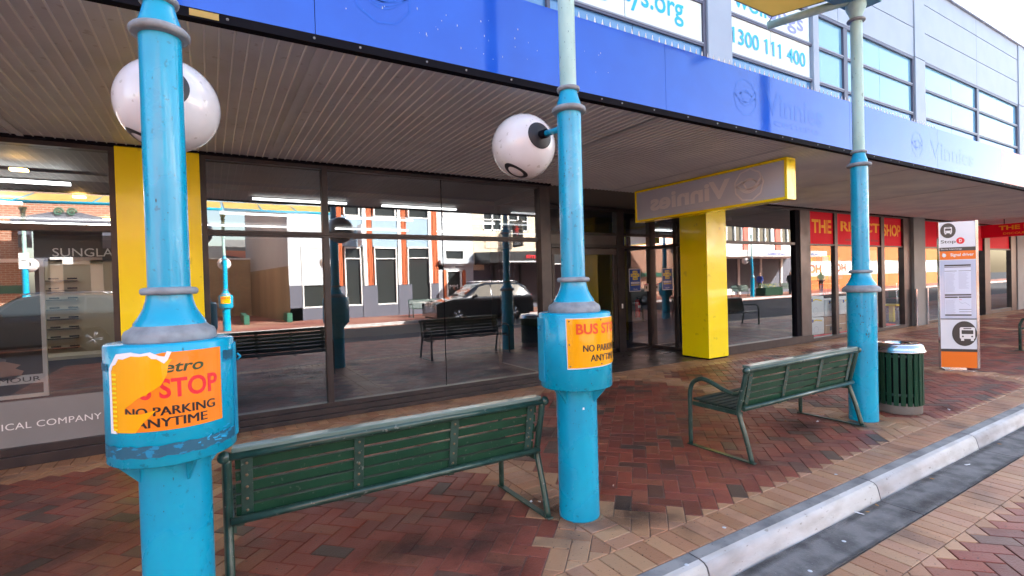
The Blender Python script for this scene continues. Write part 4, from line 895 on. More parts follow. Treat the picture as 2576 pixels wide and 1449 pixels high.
t = MB(); add_text(t, 'THE REJECT SHOP', (20.996, 4.55, 2.80), (0, -1, 0), ZU, 2.1, .17, 0, bold=.03); add_text(t, 'DISCOUNT VARIETY STORE', (20.996, 4.75, 2.64), (0, -1, 0), ZU, 1.5, .06, 0); t.build('lettering', 'redlet', h2)
# ================================================================ THINGS IN THE SHOPS
po = thing('poster', (8.08, 8.08, 1.32), 'blue and yellow clear-out sale poster on the entrance glass', 'poster')
pl = Pl((7.90, 8.155, 1.30), (1, 0, 0), (0, 0, 1)); pl.rect(0, .35, 0, .50, 0, 2); pl.rect(.012, .338, .012, .488, 1, 0)
for (xa, xb, ya, yb_) in ((.11, .25, .395, .455), (.05, .31, .325, .39), (.11, .25, .255, .32), (.05, .31, .135, .15)): pl.rect(xa, xb, ya, yb_, 2, 1)
pl.rect(.05, .31, .17, .21, 2, 2)
pl.text('HUGE', .18, .425, .11, .04, 3, 0, bold=.03).text('CLEAR-OUT', .18, .357, .24, .042, 3, 0, bold=.03).text('SALE', .18, .287, .11, .042, 3, 0, bold=.03).text('WE ARE MOVING', .18, .19, .23, .024, 3, 0).text('Vinnies', .18, .05, .13, .03, 2, 2)
M['posterblue'] = mat('poster_blue', (.01, .06, .32), .4)
pl.build('sheet', ['posterblue', 'vyellow', 'white'], po)
po = thing('notice', (8.42, 8.08, 1.3), 'small white notice stuck on the entrance glass', 'notice')
pl = Pl((8.36, 8.155, 1.29), (1, 0, 0), (0, 0, 1)); pl.rect(0, .13, 0, .17, 0, 0).disc(.065, .085, .02, .035, 1, 1).rect(.02, .11, .14, .155, 1, 2); pl.build('sheet', ['white', 'blacktxt', 'redtxt'], po)
ex = thing('fire_extinguisher', (10.72, 10.82, .4), 'red fire extinguisher on the wall inside the entrance', 'extinguisher')
MB().lathe([(0, .44), (.07, .44), (.075, .46), (.075, .90), (.06, .95), (.02, .97)], (10.75, 10.78, 0), 20).build('cylinder', 'extred', ex)
b = MB(); b.tube([(10.75, 10.78, .96), (10.75, 10.78, 1.03)], .018, 8); b.tube([(10.70, 10.76, 1.03), (10.82, 10.76, 1.05)], .012, 6); b.tube([(10.77, 10.76, 1.0), (10.86, 10.74, .95), (10.86, 10.74, .7)], .011, 8); b.build('valve_and_hose', 'blackgap', ex)
boxo('label_band', 'white', ex, 10.70, 10.80, 10.697, 10.70, .72, .80)
wb = thing('wheelie_bin', (11.2, 10.2, 0), 'black wheelie bin inside the shop entrance', 'bin')
b = MB(); b.add([(10.98, 9.95, .12), (11.42, 9.95, .12), (11.42, 10.4, .12), (10.98, 10.4, .12), (10.90, 9.85, .98), (11.5, 9.85, .98), (11.5, 10.5, .98), (10.90, 10.5, .98)], [(0, 1, 2, 3), (4, 7, 6, 5), (0, 4, 5, 1), (1, 5, 6, 2), (2, 6, 7, 3), (3, 7, 4, 0)]); b.build('body', 'black', wb, bevel=.02)
boxo('lid', 'black', wb, 10.86, 11.54, 9.80, 10.54, .98, 1.04, bevel=.02)
for x in (10.95, 11.45): MB().tube([(x-.03, 10.0, .11), (x+.03, 10.0, .11)], .11, 20).build('wheel', 'blackgap', wb)
# framed poster leaning in the optical shop
po = thing('framed_poster', (-2.1, 6.75, .62), 'large silver framed fashion poster in the optical shop window', 'poster')
pl = Pl((-3.0, 6.585, .63), (1, 0, 0), (0, 0, 1)); W_, H_ = 1.60, 1.30
pl.rect(0, W_, 0, H_, 0, 0)
pl.poly([(.0, .3), (.5, .28), (1.05, .22), (1.30, .28), (1.32, .36), (1.15, .44), (.9, .6), (.75, .9), (.45, 1.05), (.2, 1.28), (0, 1.28)], 1, 1)
pl.poly([(1.02, .215), (1.12, .205), (1.2, .17), (1.36, .16), (1.42, .20), (1.44, .24), (1.38, .27), (1.42, .30), (1.30, .345), (1.12, .335), (1.04, .30)], 2, 2)
pl.line([(1.10, .33), (1.06, .27), (1.06, .21)], .03, 3, 3); pl.rect(0, W_, .115, .20, 2, 4).text('GLAMOUR', 1.31, .157, .50, .045, 3, 0)
for k in range(5): pl.line([(1.1+k*.02, .5+k*.15), (1.22-k*.015, .62+k*.12), (1.12+k*.02, .72+k*.1)], .006, 2, 3)
M['posterdark'] = mat('poster_dark', (.03, .028, .028), .3); M['posterfab'] = mat('poster_cloth', (.16, .145, .14), .4, col2=(.2, .18, .17), scale=2, stretch=(1, 1, .3), amt=.8)
pl.build('print', ['posterdark', 'posterfab', 'skin', 'steel', 'white'], po)
b = MB(); b.box(-3.02, -2.98, 6.57, 6.60, .61, 1.95).box(-1.42, -1.385, 6.57, 6.60, .61, 1.95).box(-2.98, -1.42, 6.57, 6.60, .61, .645).box(-2.98, -1.42, 6.57, 6.60, 1.915, 1.95); b.build('frame', 'white', po)
sh = thing('display_shelving', (-1.6, 10.4, 0), 'backlit spectacle shelves with SUNGLASSES lettering in the optical shop', 'shelves')
M['backpanel'] = mat('display_panel', (.62, .56, .42), .6)
boxo('back_panel', 'backpanel', sh, -6, -.6, 10.4, 10.45, .3, 2.12); boxo('header', 'indark', sh, -6, -.6, 10.35, 10.45, 2.12, 2.45)
text('lettering', 'SUNGLASSES', 'whitegloss', sh, (-1.52, 10.34, 2.25), XR, ZU, 1.1, .13)
b = MB(); g_ = MB()
for k in range(8):
    z = .75+k*.15; b.box(-6, -1.8, 10.28, 10.4, z, z+.012).box(-1.1, -.6, 10.28, 10.4, z, z+.012)
    for x in [-5.8+i*.22 for i in range(19)]+[-1.02, -.8]:
        for d in (-.035, .035): g_.lathe([(.02, 0), (.026, .004)], (x+d, 10.3, z+.03), 8)
        g_.box(x-.06, x+.06, 10.28, 10.284, z+.025, z+.05)
b.build('shelf', 'inwall', sh); g_.build('spectacles', 'blackgap', sh)
ct = thing('counter', (-2.6, 8.8, 0), 'dark counter inside the optical shop', 'counter')
boxo('cabinet', 'indark', ct, -5.0, -1.1, 8.6, 9.1, 0, .75); boxo('top', 'backpanel', ct, -5.02, -1.08, 8.58, 9.12, .75, .79)
# stock stacked in the discount shop window
def carton(x, y, z, sx, sy, sz, label, white, k):
    t = thing('wrapped_pack' if white else 'carton', (x, y, z), label, 'pack' if white else 'box', 'white wrapped packs in the window' if white else 'cardboard cartons in the window')
    o = boxo('body', 'boxwhite' if white else 'boxcard', t, x, x+sx, y, y+sy, z, z+sz, bevel=.03 if white else .004)
    if white:
        pl = Pl((x, y, z), (1, 0, 0), (0, 0, 1)); pl.line([(sx*.2, sz*.75), (sx*.5, sz*.86), (sx*.85, sz*.78)], .03, 2, 0); pl.disc(sx*.3, sz*.82, .04, l=3, mi=1); pl.line([(sx*.5+.1*math.cos(a*.4), sz*.3+.08*math.sin(a*.4)) for a in range(17)], .008, 2, 2)
        pl.build('printed_mark', ['vyellow', 'posterblue', 'printgrey'], o)
    else:
        pl = Pl((x, y, z), (1, 0, 0), (0, 0, 1)); pl.rect(0, sx, sz*.47, sz*.53, 1.5, 0).rect(sx*.2, sx*.3, sz*.15, sz*.4, 1.5, 1).rect(sx*.55, sx*.8, sz*.15, sz*.25, 1.5, 1); pl.build('tape_and_print', ['backpanel' if 'backpanel' in M else 'boxcard', 'blacktxt'], o)
carton(12.10, 6.62, .1, .75, .4, .42, 'white wrapped pack at the bottom of the pile beside the brown wall panel', True, 0); carton(12.08, 6.62, .53, .78, .4, .50, 'white wrapped pack on top of the pile beside the brown wall panel', True, 1)
carton(12.9, 6.62, .1, .95, .4, .40, 'cardboard carton under the white packs, left in the red shop window', False, 0); carton(13.9, 6.62, .1, .95, .4, .42, 'cardboard carton under the white packs, right in the red shop window', False, 1)
carton(12.92, 6.62, .515, .62, .4, .42, 'white wrapped pack on the left cardboard carton', True, 2); carton(13.6, 6.62, .53, .55, .4, .40, 'white wrapped pack between the others on the cartons', True, 3); carton(14.2, 6.62, .53, .62, .4, .43, 'white wrapped pack at the right end of the row on the cartons', True, 4)
shf = thing('stock_shelves', (15, 8.4, 0), 'shelves of colourful goods behind the red shop window glass', 'shelves')
for z in (.45, .9, 1.35, 1.8): boxo('shelf', 'inwall', shf, 12.3, 17.0, 8.2, 8.6, z, z+.03)
rr = random.Random(8); cols = ['redtxt', 'vyellow', 'orangepan', 'posterblue', 'fb_lime', 'white', 'boxcard', 'purple']
M['fb_lime'] = mat('green_packaging', (.12, .45, .08), .4)
for z in (.48, .93, 1.38, 1.83):
    x = 12.35
    while x < 16.8: w_ = rr.uniform(.14, .34); boxo('product_box', rr.choice(cols), shf, x, x+w_, 8.18, 8.45, z, z+rr.uniform(.18, .38)); x += w_+rr.uniform(.01, .05)
boxo('display_plinth', 'red', bld, 12.0, 16.6, 6.62, 7.5, .0, .09)
pn_ = thing('standing_display', (16.1, 7, 0), 'pale display panel with grey circles standing in the red shop window', 'panel')
pl = Pl((15.62, 7.0, .1), (1, 0, 0), (0, 0, 1)); pl.rect(0, 1.0, 0, 2.1, 0, 0)
for q in ((.35, 1.1), (.62, 1.15), (.7, .35)): pl.line([(q[0]+.1*math.cos(a*.45), q[1]+.1*math.sin(a*.45)) for a in range(15)], .02, 2, 1)
pl.build('sheet', ['backpanel', 'white'], pn_); boxo('backing', 'inwall', pn_, 15.62, 16.62, 7.005, 7.03, .1, 2.2)
tb = thing('stool', (18.3, 7.4, 0), 'yellow plastic stool behind the glass right of the grey pier', 'stool')
b = MB(); b.box(18.1, 18.5, 7.2, 7.6, .5, .55); b.box(18.24, 18.36, 7.34, 7.46, .0, .5).build('seat_and_leg', 'vyellow', tb) 
tr2 = thing('wire_rack', (19.4, 7.6, 0), 'green and grey goods rack behind the glass beside the bus stop sign', 'rack')
b = MB()
for x in (18.9, 19.9): b.tube([(x, 7.5, 0), (x, 7.5, 1.2)], .02, 8)
for z in (.3, .7, 1.15): b.box(18.9, 19.9, 7.3, 7.8, z, z+.03)
b.build('frame', 'steel', tr2); boxo('green_crate', 'benchgreen', tr2, 18.95, 19.85, 7.35, 7.75, .73, .98); boxo('goods', 'indark', tr2, 18.95, 19.85, 7.35, 7.75, 1.18, 1.6)
# ================================================================ LITTER ON THE GROUND
def scrap(x, y, z, kind, label, rot=0):
    b = MB()
    if kind == 'butt': b.tube([(x-.013, y, z+.005), (x+.004, y, z+.005)], .0042, 8).tube([(x+.004, y, z+.005), (x+.015, y, z+.005)], .0043, 8, 1); ms = ['butt', 'boxcard']; nm = 'cigarette_butt'
    elif kind == 'leaf': b.add([(x-.02, y, z+.004), (x, y-.01, z+.001), (x+.022, y+.003, z+.007), (x+.002, y+.012, z+.003), (x, y, z+.008)], [(0, 1, 4), (1, 2, 4), (2, 3, 4), (3, 0, 4)]); ms = ['leaf']; nm = 'dry_leaf'
    elif kind == 'gum':
        b.lathe([(.0, .0022), (.008, .002), (.013, .0)], (x, y, z), 12); ms = ['gum']; nm = 'chewing_gum'
    else: b.add([(x-.02, y-.01, z+.002), (x+.02, y-.012, z+.004), (x+.024, y+.01, z+.003), (x-.018, y+.012, z+.006)], [(0, 1, 2, 3)]); b.tube([(x-.03, y, z+.004), (x+.03, y+.005, z+.006)], .003, 6); ms = ['paper']; nm = 'paper_scrap'
    o = b.build(nm, ms, None, loc=(x, y, z)); o.rotation_euler.z = rot; tag(o, label, {'butt': 'cigarette butt', 'leaf': 'leaf', 'gum': 'chewing gum', 'paper': 'litter'}[kind], {'butt': 'cigarette butts on the paving', 'leaf': 'dry leaves on the paving', 'gum': 'flattened gum spots', 'paper': 'paper scraps on the paving'}[kind])
for x, y, k, r_, l in ((1.93, 3.05, 'paper', .4, 'white paper scrap on the foot bar of the near bench'), (1.90, 3.22, 'butt', 1.1, 'cigarette butt on the foot bar of the near bench'), (1.99, 3.02, 'butt', 2, 'cigarette butt beside the paper scrap by the near bench'), (5.55, 2.95, 'paper', .2, 'white paper scrap under the far bench'), (5.3, 3.15, 'leaf', 1, 'dry leaf under the far bench'),
                     (2.62, 2.93, 'butt', .7, 'cigarette butt on red bricks right of the orange plate pole'), (4.4, 2.9, 'leaf', 2, 'dry leaf under the seat of the far bench'), (2.95, 4.5, 'leaf', .3, 'dry leaf on red bricks before the entrance'), (3.2, 3.9, 'leaf', 1.4, 'small dry leaf on red bricks left of the far bench'), (7.15, 2.35, 'paper', .5, 'paper scrap right of the litter bin'), (.9, 2.55, 'paper', .9, 'white splinter of litter under the near bench')):
    scrap(x, y, .0015, k, l, r_)
for x, y, l in ((2.22, 1.90, 'pale gum spot on the kerb near the camera'), (2.75, 2.05, 'pale gum spot on the kerbside bricks'), (1.75, 2.02, 'pale gum spot on the kerbside bricks at the lower edge'), (.83, 2.62, 'pale gum spot on red bricks below the near bench'), (4.2, 2.1, 'pale gum spot on the bricks before the far bench')): scrap(x, y, .001, 'gum', l)
for x, y, k, l in ((3.95, 1.77, 'leaf', 'dry leaf in the gutter by the kerb joint'), (4.12, 1.78, 'leaf', 'second dry leaf in the gutter by the kerb joint'), (5.0, 1.76, 'leaf', 'dry leaf in the gutter further along'), (6.5, 1.75, 'leaf', 'farthest dry leaf in the gutter'), (3.88, 1.79, 'paper', 'white scrap in the gutter at the kerb joint'), (3.4, 1.66, 'gum', 'pale speck in the gutter'), (2.9, 1.6, 'gum', 'pale speck in the gutter near the lower edge'), (5.6, 1.72, 'paper', 'white scrap in the gutter further along')):
    scrap(x, y, -.1085, k, l, random.uniform(0, 3))
# ================================================================ ACROSS THE STREET (seen mirrored in the glass)
M['fb_blue'] = mat('blue_grey_render', (.30, .42, .52), .8, col2=(.26, .37, .47), scale=1); M['fb_grey'] = mat('pale_grey_render', (.52, .56, .60), .8, col2=(.46, .5, .54), scale=1)
M['fb_slate'] = mat('slate_render', (.10, .105, .14), .7); M['fb_orange'] = mat('terracotta_paint', (.55, .13, .04), .7); M['fb_cream'] = mat('cream_brick', (.72, .60, .45), .8, brick=((.68, .56, .42), (.5, .42, .32), (0, 2), .24, .086, .008))
M['fb_white'] = mat('white_trim', (.78, .78, .76), .6); M['fb_dark'] = mat('dark_glazing', (.035, .04, .04), .06, ior=1.6); M['fb_greenish'] = mat('shop_interior_green', (.10, .115, .09), .6)
M['fb_brick'] = mat('red_wall_brick', (.34, .12, .065), .85, brick=((.40, .16, .09), (.48, .38, .30), (0, 2), .24, .086, .012)); M['fb_tan'] = mat('tan_wall_brick', (.52, .36, .20), .85, brick=((.46, .32, .18), (.4, .3, .2), (0, 2), .24, .086, .006), col2=(.3, .2, .12), scale=1)
M['fb_green'] = mat('green_tile', (.03, .14, .09), .5); M['fb_red'] = mat('brick_red_trim', (.42, .10, .07), .7); M['fb_conc'] = mat('stained_concrete', (.42, .32, .2), .85, col2=(.2, .15, .1), scale=1, stretch=(1, 1, .1)); M['fb_roof'] = mat('grey_roof', (.22, .22, .22), .8); M['fb_black'] = mat('black_awning_metal', (.02, .02, .022), .35); M['fb_org'] = mat('orange_shopfront', (.55, .15, .025), .6)
FY = -12.7
def fx(mb, x0, x1, z0, z1, d, mi=0, back=.3): mb.box(x0, x1, FY-back, FY+d, z0, z1, mi)
# --- blue grey building
bb = thing('render_building', (8, FY, 0), 'blue grey two storey building with orange fluted pilasters across the street, seen in the glass', 'building')
b = MB(); fx(b, 3.2, 5.0, 1.7, 8.4, 0, 1); fx(b, 3.2, 3.75, .0, 1.7, .02); fx(b, 5.0, 6.78, 3.56, 5.1, 0, 2); fx(b, 7.2, 8.58, 3.56, 5.1, 0, 2); fx(b, 9.0, 10.34, 3.56, 5.1, 0, 2); fx(b, 10.7, 12.9, 3.5, 8.4, 0, 1); fx(b, 5.0, 10.7, 7.0, 8.4, 0, 1)
fx(b, 12.4, 12.9, 0, 3.5, 0, 1); fx(b, 10.72, 11.0, 0, 2.6, 0, 1); fx(b, 10.72, 12.4, 2.34, 2.9, 0, 1); fx(b, 12.35, 12.4, 2.9, 3.5, 0, 1); fx(b, 10.72, 11.16, 2.9, 3.5, 0, 1)
for x in (5.0, 6.6, 8.5, 10.3): fx(b, x, x+.75 if x < 10 else 10.72, 0, 1.62, .05, 0)
fx(b, 3.2, 10.72, 0, .62, .02, 0); fx(b, 12.4, 12.9, 0, 1.5, .03, 0)
b.box(3.2, 12.9, -24, -13, 8.0, 8.3, 3); b.box(12.7, 12.9, -24, -13, 0, 8.2, 1); b.box(3.3, 12.8, -18, -17.9, 0, 8, 4)
b.build('wall', ['fb_slate', 'fb_grey', 'fb_blue', 'fb_roof', 'fb_greenish'], bb)
b = MB(); b.prism([(3.2, -12.7), (3.2, -12.95), (2.0, -23), (2.0, -22)], (0, 0, 2.6), (1, 0, 0), (0, 1, 0), (0, 0, 5.8), 0); b.prism([(3.2, -12.7), (3.2, -12.95), (2.0, -23), (2.0, -22)], (0, 0, 0), (1, 0, 0), (0, 1, 0), (0, 0, 2.6), 1); b.build('side_wall', ['fb_grey', 'fb_conc'], bb)
for x, w_ in ((5.40, .28), (6.90, .26), (8.70, .26), (10.38, .34)):
    b = MB()
    for k in range(4): fx(b, x+k*w_/4, x+k*w_/4+w_/4-.02, 1.62, 7.0, .07+.02*(k % 2), 0)
    fx(b, x-.18, x, 1.62, 7.0, .05, 1); b.build('pilaster', ['fb_orange', 'fb_white'], bb)
for x0, x1, z0, z1, tr in ((3.78, 4.98, .64, 3.5, 2.95), (5.78, 6.6, .64, 3.5, 2.95), (7.25, 8.45, .64, 3.52, 2.96), (9.03, 10.3, .64, 3.54, 2.97), (7.3, 8.45, 5.12, 7.0, 6.2), (9.1, 10.3, 5.12, 7.0, 6.2), (5.8, 6.6, 5.12, 7.0, 6.2), (11.1, 12.2, 5.3, 7.0, 6.2), (11.16, 12.34, 2.93, 3.44, None)):
    b = MB()
    for q in ((x0, x0+.06, z0, z1), (x1-.06, x1, z0, z1), (x0, x1, z0-.05, z0+.02), (x0, x1, z1-.05, z1+.03)): fx(b, q[0], q[1], q[2], q[3], .03)
    if tr: fx(b, x0, x1, tr-.03, tr+.02, .02)
    f_ = b.build('window', 'fb_white', bb); boxo('pane', 'fb_dark', f_, x0+.05, x1-.05, FY-.12, FY-.08, z0, z1)
dr = MB(); fx(dr, 11.0, 11.16, 0, 2.3, .06, 0); fx(dr, 12.2, 12.38, 0, 2.3, .06, 0); fx(dr, 11.2, 11.28, 0, 2.25, .03, 1); fx(dr, 12.05, 12.15, 0, 2.25, .03, 1); fx(dr, 11.16, 12.2, 2.22, 2.32, .03, 1)
dr = dr.build('door', ['fb_orange', 'fb_white'], bb); boxo('pane', 'fb_dark', dr, 11.28, 12.05, FY-.1, FY-.06, 0, 2.22)
b = MB(); fx(b, 10.75, 12.8, 2.66, 2.84, .35); fx(b, 10.85, 12.7, 2.58, 2.66, .25); b.build('door_hood', 'fb_grey', bb)
pl = Pl((12.0, FY-.055, .8), (-1, 0, 0), (0, 0, 1)); pl.text('MM', .35, .6, .5, .22, 0, 0).text('3', .30, .50, .14, .2, 1, 1, bold=.02).text('14', .42, 1.65, .14, .10, 200, 0); pl.build('lettering', ['white', 'fb_orange', 'blacktxt'], dr)
bs = thing('blade_sign', (6.6, -12.2, 3.8), 'white square sign with black script standing out from the blue grey building', 'sign')
boxo('panel', 'white', bs, 6.42, 6.50, -12.6, -11.75, 3.55, 4.6, bevel=.01)
pl = Pl((6.415, -12.6, 3.55), (0, 1, 0), (0, 0, 1)); pl.n = Vector((-1, 0, 0)); pl.line([(.1, .3), (.2, .75), (.3, .3), (.38, .72), (.5, .35), (.55, .7), (.62, .35), (.75, .6)], .03, 1); pl.build('script', 'blacktxt', bs)
b = MB(); b.tube([(6.46, -12.7, 4.3), (6.46, -12.6, 4.3)], .03, 8); b.build('bracket', 'fb_black', bs)
# --- cream building with black awning
cb_ = thing('cream_building', (16, FY, 0), 'cream painted brick building with a black shop awning across the street, seen in the glass', 'building')
b = MB(); fx(b, 12.92, 13.6, 2.3, 9, 0); fx(b, 13.6, 20.8, 3.3, 4.58, 0); fx(b, 13.6, 20.8, 6.4, 9, 0); fx(b, 14.85, 15.25, 4.58, 6.4, 0); fx(b, 16.7, 17.4, 4.58, 6.4, 0); fx(b, 18.8, 20.8, 4.58, 6.4, 0); b.box(12.92, 20.8, -24, -13.0, 8.8, 9); b.box(20.6, 20.8, -24, -13, 0, 9); b.box(13, 20.7, -16, -15.9, 0, 8.9)
b.build('wall', 'fb_cream', cb_)
for x0, x1 in ((13.62, 14.84), (15.27, 16.68), (17.42, 18.78)):
    b = MB(); xm = (x0+x1)/2
    for q in ((x0, x0+.06, 4.58, 6.4), (x1-.06, x1, 4.58, 6.4), (xm-.04, xm+.04, 4.58, 6.4), (x0, x1, 4.55, 4.66), (x0, x1, 5.2, 5.26)): fx(b, *q, .0)
    f_ = b.build('window', 'fb_white', cb_); boxo('pane', 'fb_dark', f_, x0+.05, x1-.05, FY-.14, FY-.1, 4.6, 6.4)
b = MB(); fx(b, 13.7, 14.8, 3.55, 4.3, .04); b.build('wall_panel', 'fb_cream', cb_)
b = MB(); b.add([(13.0, FY, 3.30), (20.6, FY, 3.30), (20.6, -9.6, 3.30), (13.0, -9.6, 3.15), (13.0, FY, 2.60), (20.6, FY, 2.62), (20.6, -9.6, 2.62), (13.0, -9.6, 2.62)], [(0, 1, 2, 3), (4, 7, 6, 5), (0, 3, 7, 4), (1, 5, 6, 2), (3, 2, 6, 7), (0, 4, 5, 1)])
aw = b.build('black_awning', 'fb_black', cb_); boxo('awning_edge', 'white', aw, 13.0, 20.62, -9.6, -9.56, 2.6, 2.66)
boxo('shopfront', 'fb_slate', cb_, 12.95, 20.7, FY-.3, FY-.1, 0, 2.6)
b = MB()
for x in (14.2, 16, 17.8, 19.6): b.box(x, x+.1, FY-.1, FY, 0, 2.6)
b.box(14.2, 19.6, FY-.1, FY, .3, .4); b.build('shopfront_frame', 'fb_dark', cb_)
t = MB(); add_text(t, 'nab', (15.85, -9.55, 2.92), XL, ZU, .62, .26, 0, bold=.02, ref='b'); add_text(t, 'burnie', (14.95, -9.55, 2.92), XL, ZU, 1.0, .26, 1, bold=.02, ref='b'); t.build('lettering', ['white', 'redtxt'], aw)
b2 = thing('blade_sign', (15.9, -12.0, 4.4), 'dark blade sign with red star above the black awning, seen in the glass', 'sign')
boxo('panel', 'charcoal', b2, 15.45, 15.55, -12.6, -11.5, 3.6, 5.15, bevel=.01)
pl = Pl((15.445, -12.6, 3.6), (0, 1, 0), (0, 0, 1)); pl.n = Vector((-1, 0, 0)); pts = []
for k in range(14): r_ = (.36 if k % 2 == 0 else .15)*(1.1 if k in (4, 10) else 1); pts.append((.55+r_*math.cos(k*math.pi/7+.2), 1.0+r_*math.sin(k*math.pi/7+.2)))
pl.poly(pts, 1, 0); add_text(pl.mb, 'nab', pl.p(.55, .25, 1), (0, -1, 0), ZU, .7, .26, 1, bold=.02, ref='b'); pl.build('mark_and_letters', ['redtxt', 'white'], b2)
b = MB(); b.tube([(15.5, -12.7, 4.9), (15.5, -12.6, 4.9)], .03, 8); b.build('bracket', 'fb_black', b2)
# --- right hand row
rbd = thing('white_building', (33, FY, 0), 'cream building with red pilasters and white shop awning, mirrored in the glass', 'building')
b = MB(); fx(b, 20.8, 46, 3.3, 4.3, 0); fx(b, 20.8, 46, 5.6, 9, 0); b.box(20.8, 46, -24, -13, 8.8, 9); b.box(45.8, 46, -24, -13, 0, 9); b.box(21, 46, -17, -16.9, 0, 9)
for x in (20.8, 25, 29.2, 33.4, 37.6, 41.8): fx(b, x, x+1.3, 4.3, 5.6, 0)
b.build('wall', 'fb_white', rbd)
for x in (22.1, 26.3, 30.5, 34.7, 38.9, 43.1):
    b = MB(); fx(b, x, x+.1, 4.3, 5.6, .02); fx(b, x+2.8, x+2.9, 4.3, 5.6, .02); fx(b, x+.9, x+1.0, 4.3, 5.6, .02); fx(b, x+1.9, x+2.0, 4.3, 5.6, .02); fx(b, x, x+2.9, 4.25, 4.35, .02); f_ = b.build('window', 'fb_white', rbd); boxo('pane', 'fb_dark', f_, x+.1, x+2.8, FY-.14, FY-.1, 4.3, 5.6)
b = MB()
for x in (25.2, 29.5, 33.6, 37.6, 42.2): fx(b, x, x+.7, 3.3, 9, .1)
b.build('pilaster', 'fb_red', rbd)
b = MB(); b.box(21, 44, FY, -9.4, 2.92, 3.36); aw = b.build('white_awning', 'fb_white', rbd)
boxo('shopfront', 'fb_slate', rbd, 21, 46, FY-.3, FY-.1, 0, 3.3)
b = MB()
for x in range(22, 46, 3): b.box(x, x+.25, FY-.1, FY, 0, 2.9)
b.box(21, 36.5, FY-.1, FY+.02, 0, .5); b.build('shopfront_pier', 'fb_white', rbd)
t = MB(); add_text(t, 'priceline', (36.8, -9.38, 3.13), XL, ZU, 2.2, .24, 0, bold=.02, ref='l'); add_text(t, 'st.lukes', (41.6, -9.38, 3.13), XL, ZU, 2.0, .24, 0, bold=.02, ref='l'); add_text(t, 'st.lukes', (39.2, FY+.03, 2.55), XL, ZU, 1.6, .2, 0, ref='l'); t.build('lettering', 'purple', aw)
ob = thing('orange_shop', (55, FY, 0), 'orange and white shopfront across the street, seen in the discount shop glass', 'building')
b = MB(); fx(b, 46, 80, 0, 1.3, .1, 0); fx(b, 46, 80, 1.3, 2.7, .08, 2); fx(b, 46, 80, 1.5, 2.5, .085, 1); fx(b, 46, 80, 2.7, 5, .1, 0); fx(b, 46, 80, 5, 8.5, 0, 2); b.box(46, 80, -24, -13, 8.3, 8.5, 2); b.build('wall', ['fb_org', 'fb_white', 'fb_grey'], ob)
t = MB()
for x in (48, 52.5, 57): add_text(t, 'HCF', (x, FY+.09, 2.0), XL, ZU, 2.6, .8, 0, bold=.04)
t.build('lettering', 'orangered', ob)
# --- brick building on the left, tan wall and roofs behind the gap
lb = thing('brick_building', (-6, FY, 0), 'red brick building with dark pediment doorway, mirrored in the left shop glass', 'building')
b = MB(); fx(b, -26, -6.0, 0, 9, 0); fx(b, -6.0, -3.3, 4.3, 9, 0); fx(b, -3.3, -.6, 0, 9, 0); b.box(-.9, -.6, -24, -13, 0, 9); b.box(-26, -.6, -24, -13, 8.8, 9); fx(b, -26, -6, 1.65, 1.95, .06, 1); fx(b, -3.3, -.6, 1.65, 1.95, .06, 1); b.build('wall', ['fb_brick', 'fb_green'], lb)
boxo('back_of_porch', 'fb_slate', lb, -6, -3.3, FY-1.4, FY-1.3, 0, 4.3)
b = MB(); b.prism([(-6.2, 4.35), (-3.1, 4.35), (-3.1, 4.45), (-4.2, 4.72), (-5.1, 4.72), (-6.2, 4.45)], (0, FY, 0), (1, 0, 0), (0, 0, 1), (0, .45, 0)); b.box(-6.05, -5.75, FY, FY+.3, 3.4, 4.35).box(-3.55, -3.25, FY, FY+.3, 3.4, 4.35); pd = b.build('pediment', 'fb_slate', lb)
b = MB(); b.lathe([(.0, 0), (.2, 0), (.2, .05), (.12, .08), (0, .08)], (0, 0, 0), 20)
sc_ = MB()
for x in (-4.85, -4.45): sc_.tube([(x+.16*math.cos(a*.5)*(1-a/24), FY+.5, 4.72+.16*math.sin(a*.5)*(1-a/24)) for a in range(22)], .035, 6)
sc_.build('scroll', 'fb_green', pd)
b = MB(); b.box(-5.5, -5.1, FY-1.3, FY-1.2, 0, 3).box(-4.2, -3.8, FY-1.3, FY-1.2, 0, 3).box(-5.5, -3.8, FY-1.3, FY-1.2, 2.8, 3.1); b.build('porch_frame', 'fb_white', lb)
tw = thing('boundary_wall', (0, -21, 0), 'tan brick boundary wall behind the gap between buildings, seen in the glass', 'wall')
boxo('brickwork', 'fb_tan', tw, -.6, 2.2, -21.3, -21, 0, 3.35); boxo('coping', 'fb_white', tw, -.6, 2.2, -21.35, -20.95, 3.35, 3.45)
rf = thing('background_building', (1, -27, 0), 'white and grey roofed buildings behind the tan boundary wall, seen in the glass', 'building')
b = MB(); b.box(-1.4, -.1, -27, -26, 0, 4.6, 0).box(-.1, .95, -27.2, -26, 0, 4.5, 1).box(.95, 3.5, -30, -29, 0, 5.2, 2); b.add([(.9, -26, 3.9), (3, -26, 3.6), (3, -28.8, 4.4), (.9, -28.8, 4.4)], [(0, 1, 2, 3)], 3); b.build('walls_and_roof', ['fb_brick', 'fb_white', 'fb_roof', 'fb_orange'], rf)
struct(boxo('side_path', 'farpav', None, -.6, 3.1, -21, -12.8, -.25, .01))
for x, l in ((1.25, 'low green garden wall end at the left of the side path, seen in the glass'), (3.0, 'low green garden wall end beside the grey building, seen in the glass')):
    o = boxo('low_wall', 'fb_green', None, x, x+.22, -15.5 if x < 2 else -13.6, -12.2, 0, .42, bevel=.02, loc=(x, -12.2, 0)); tag(o, l, 'wall')
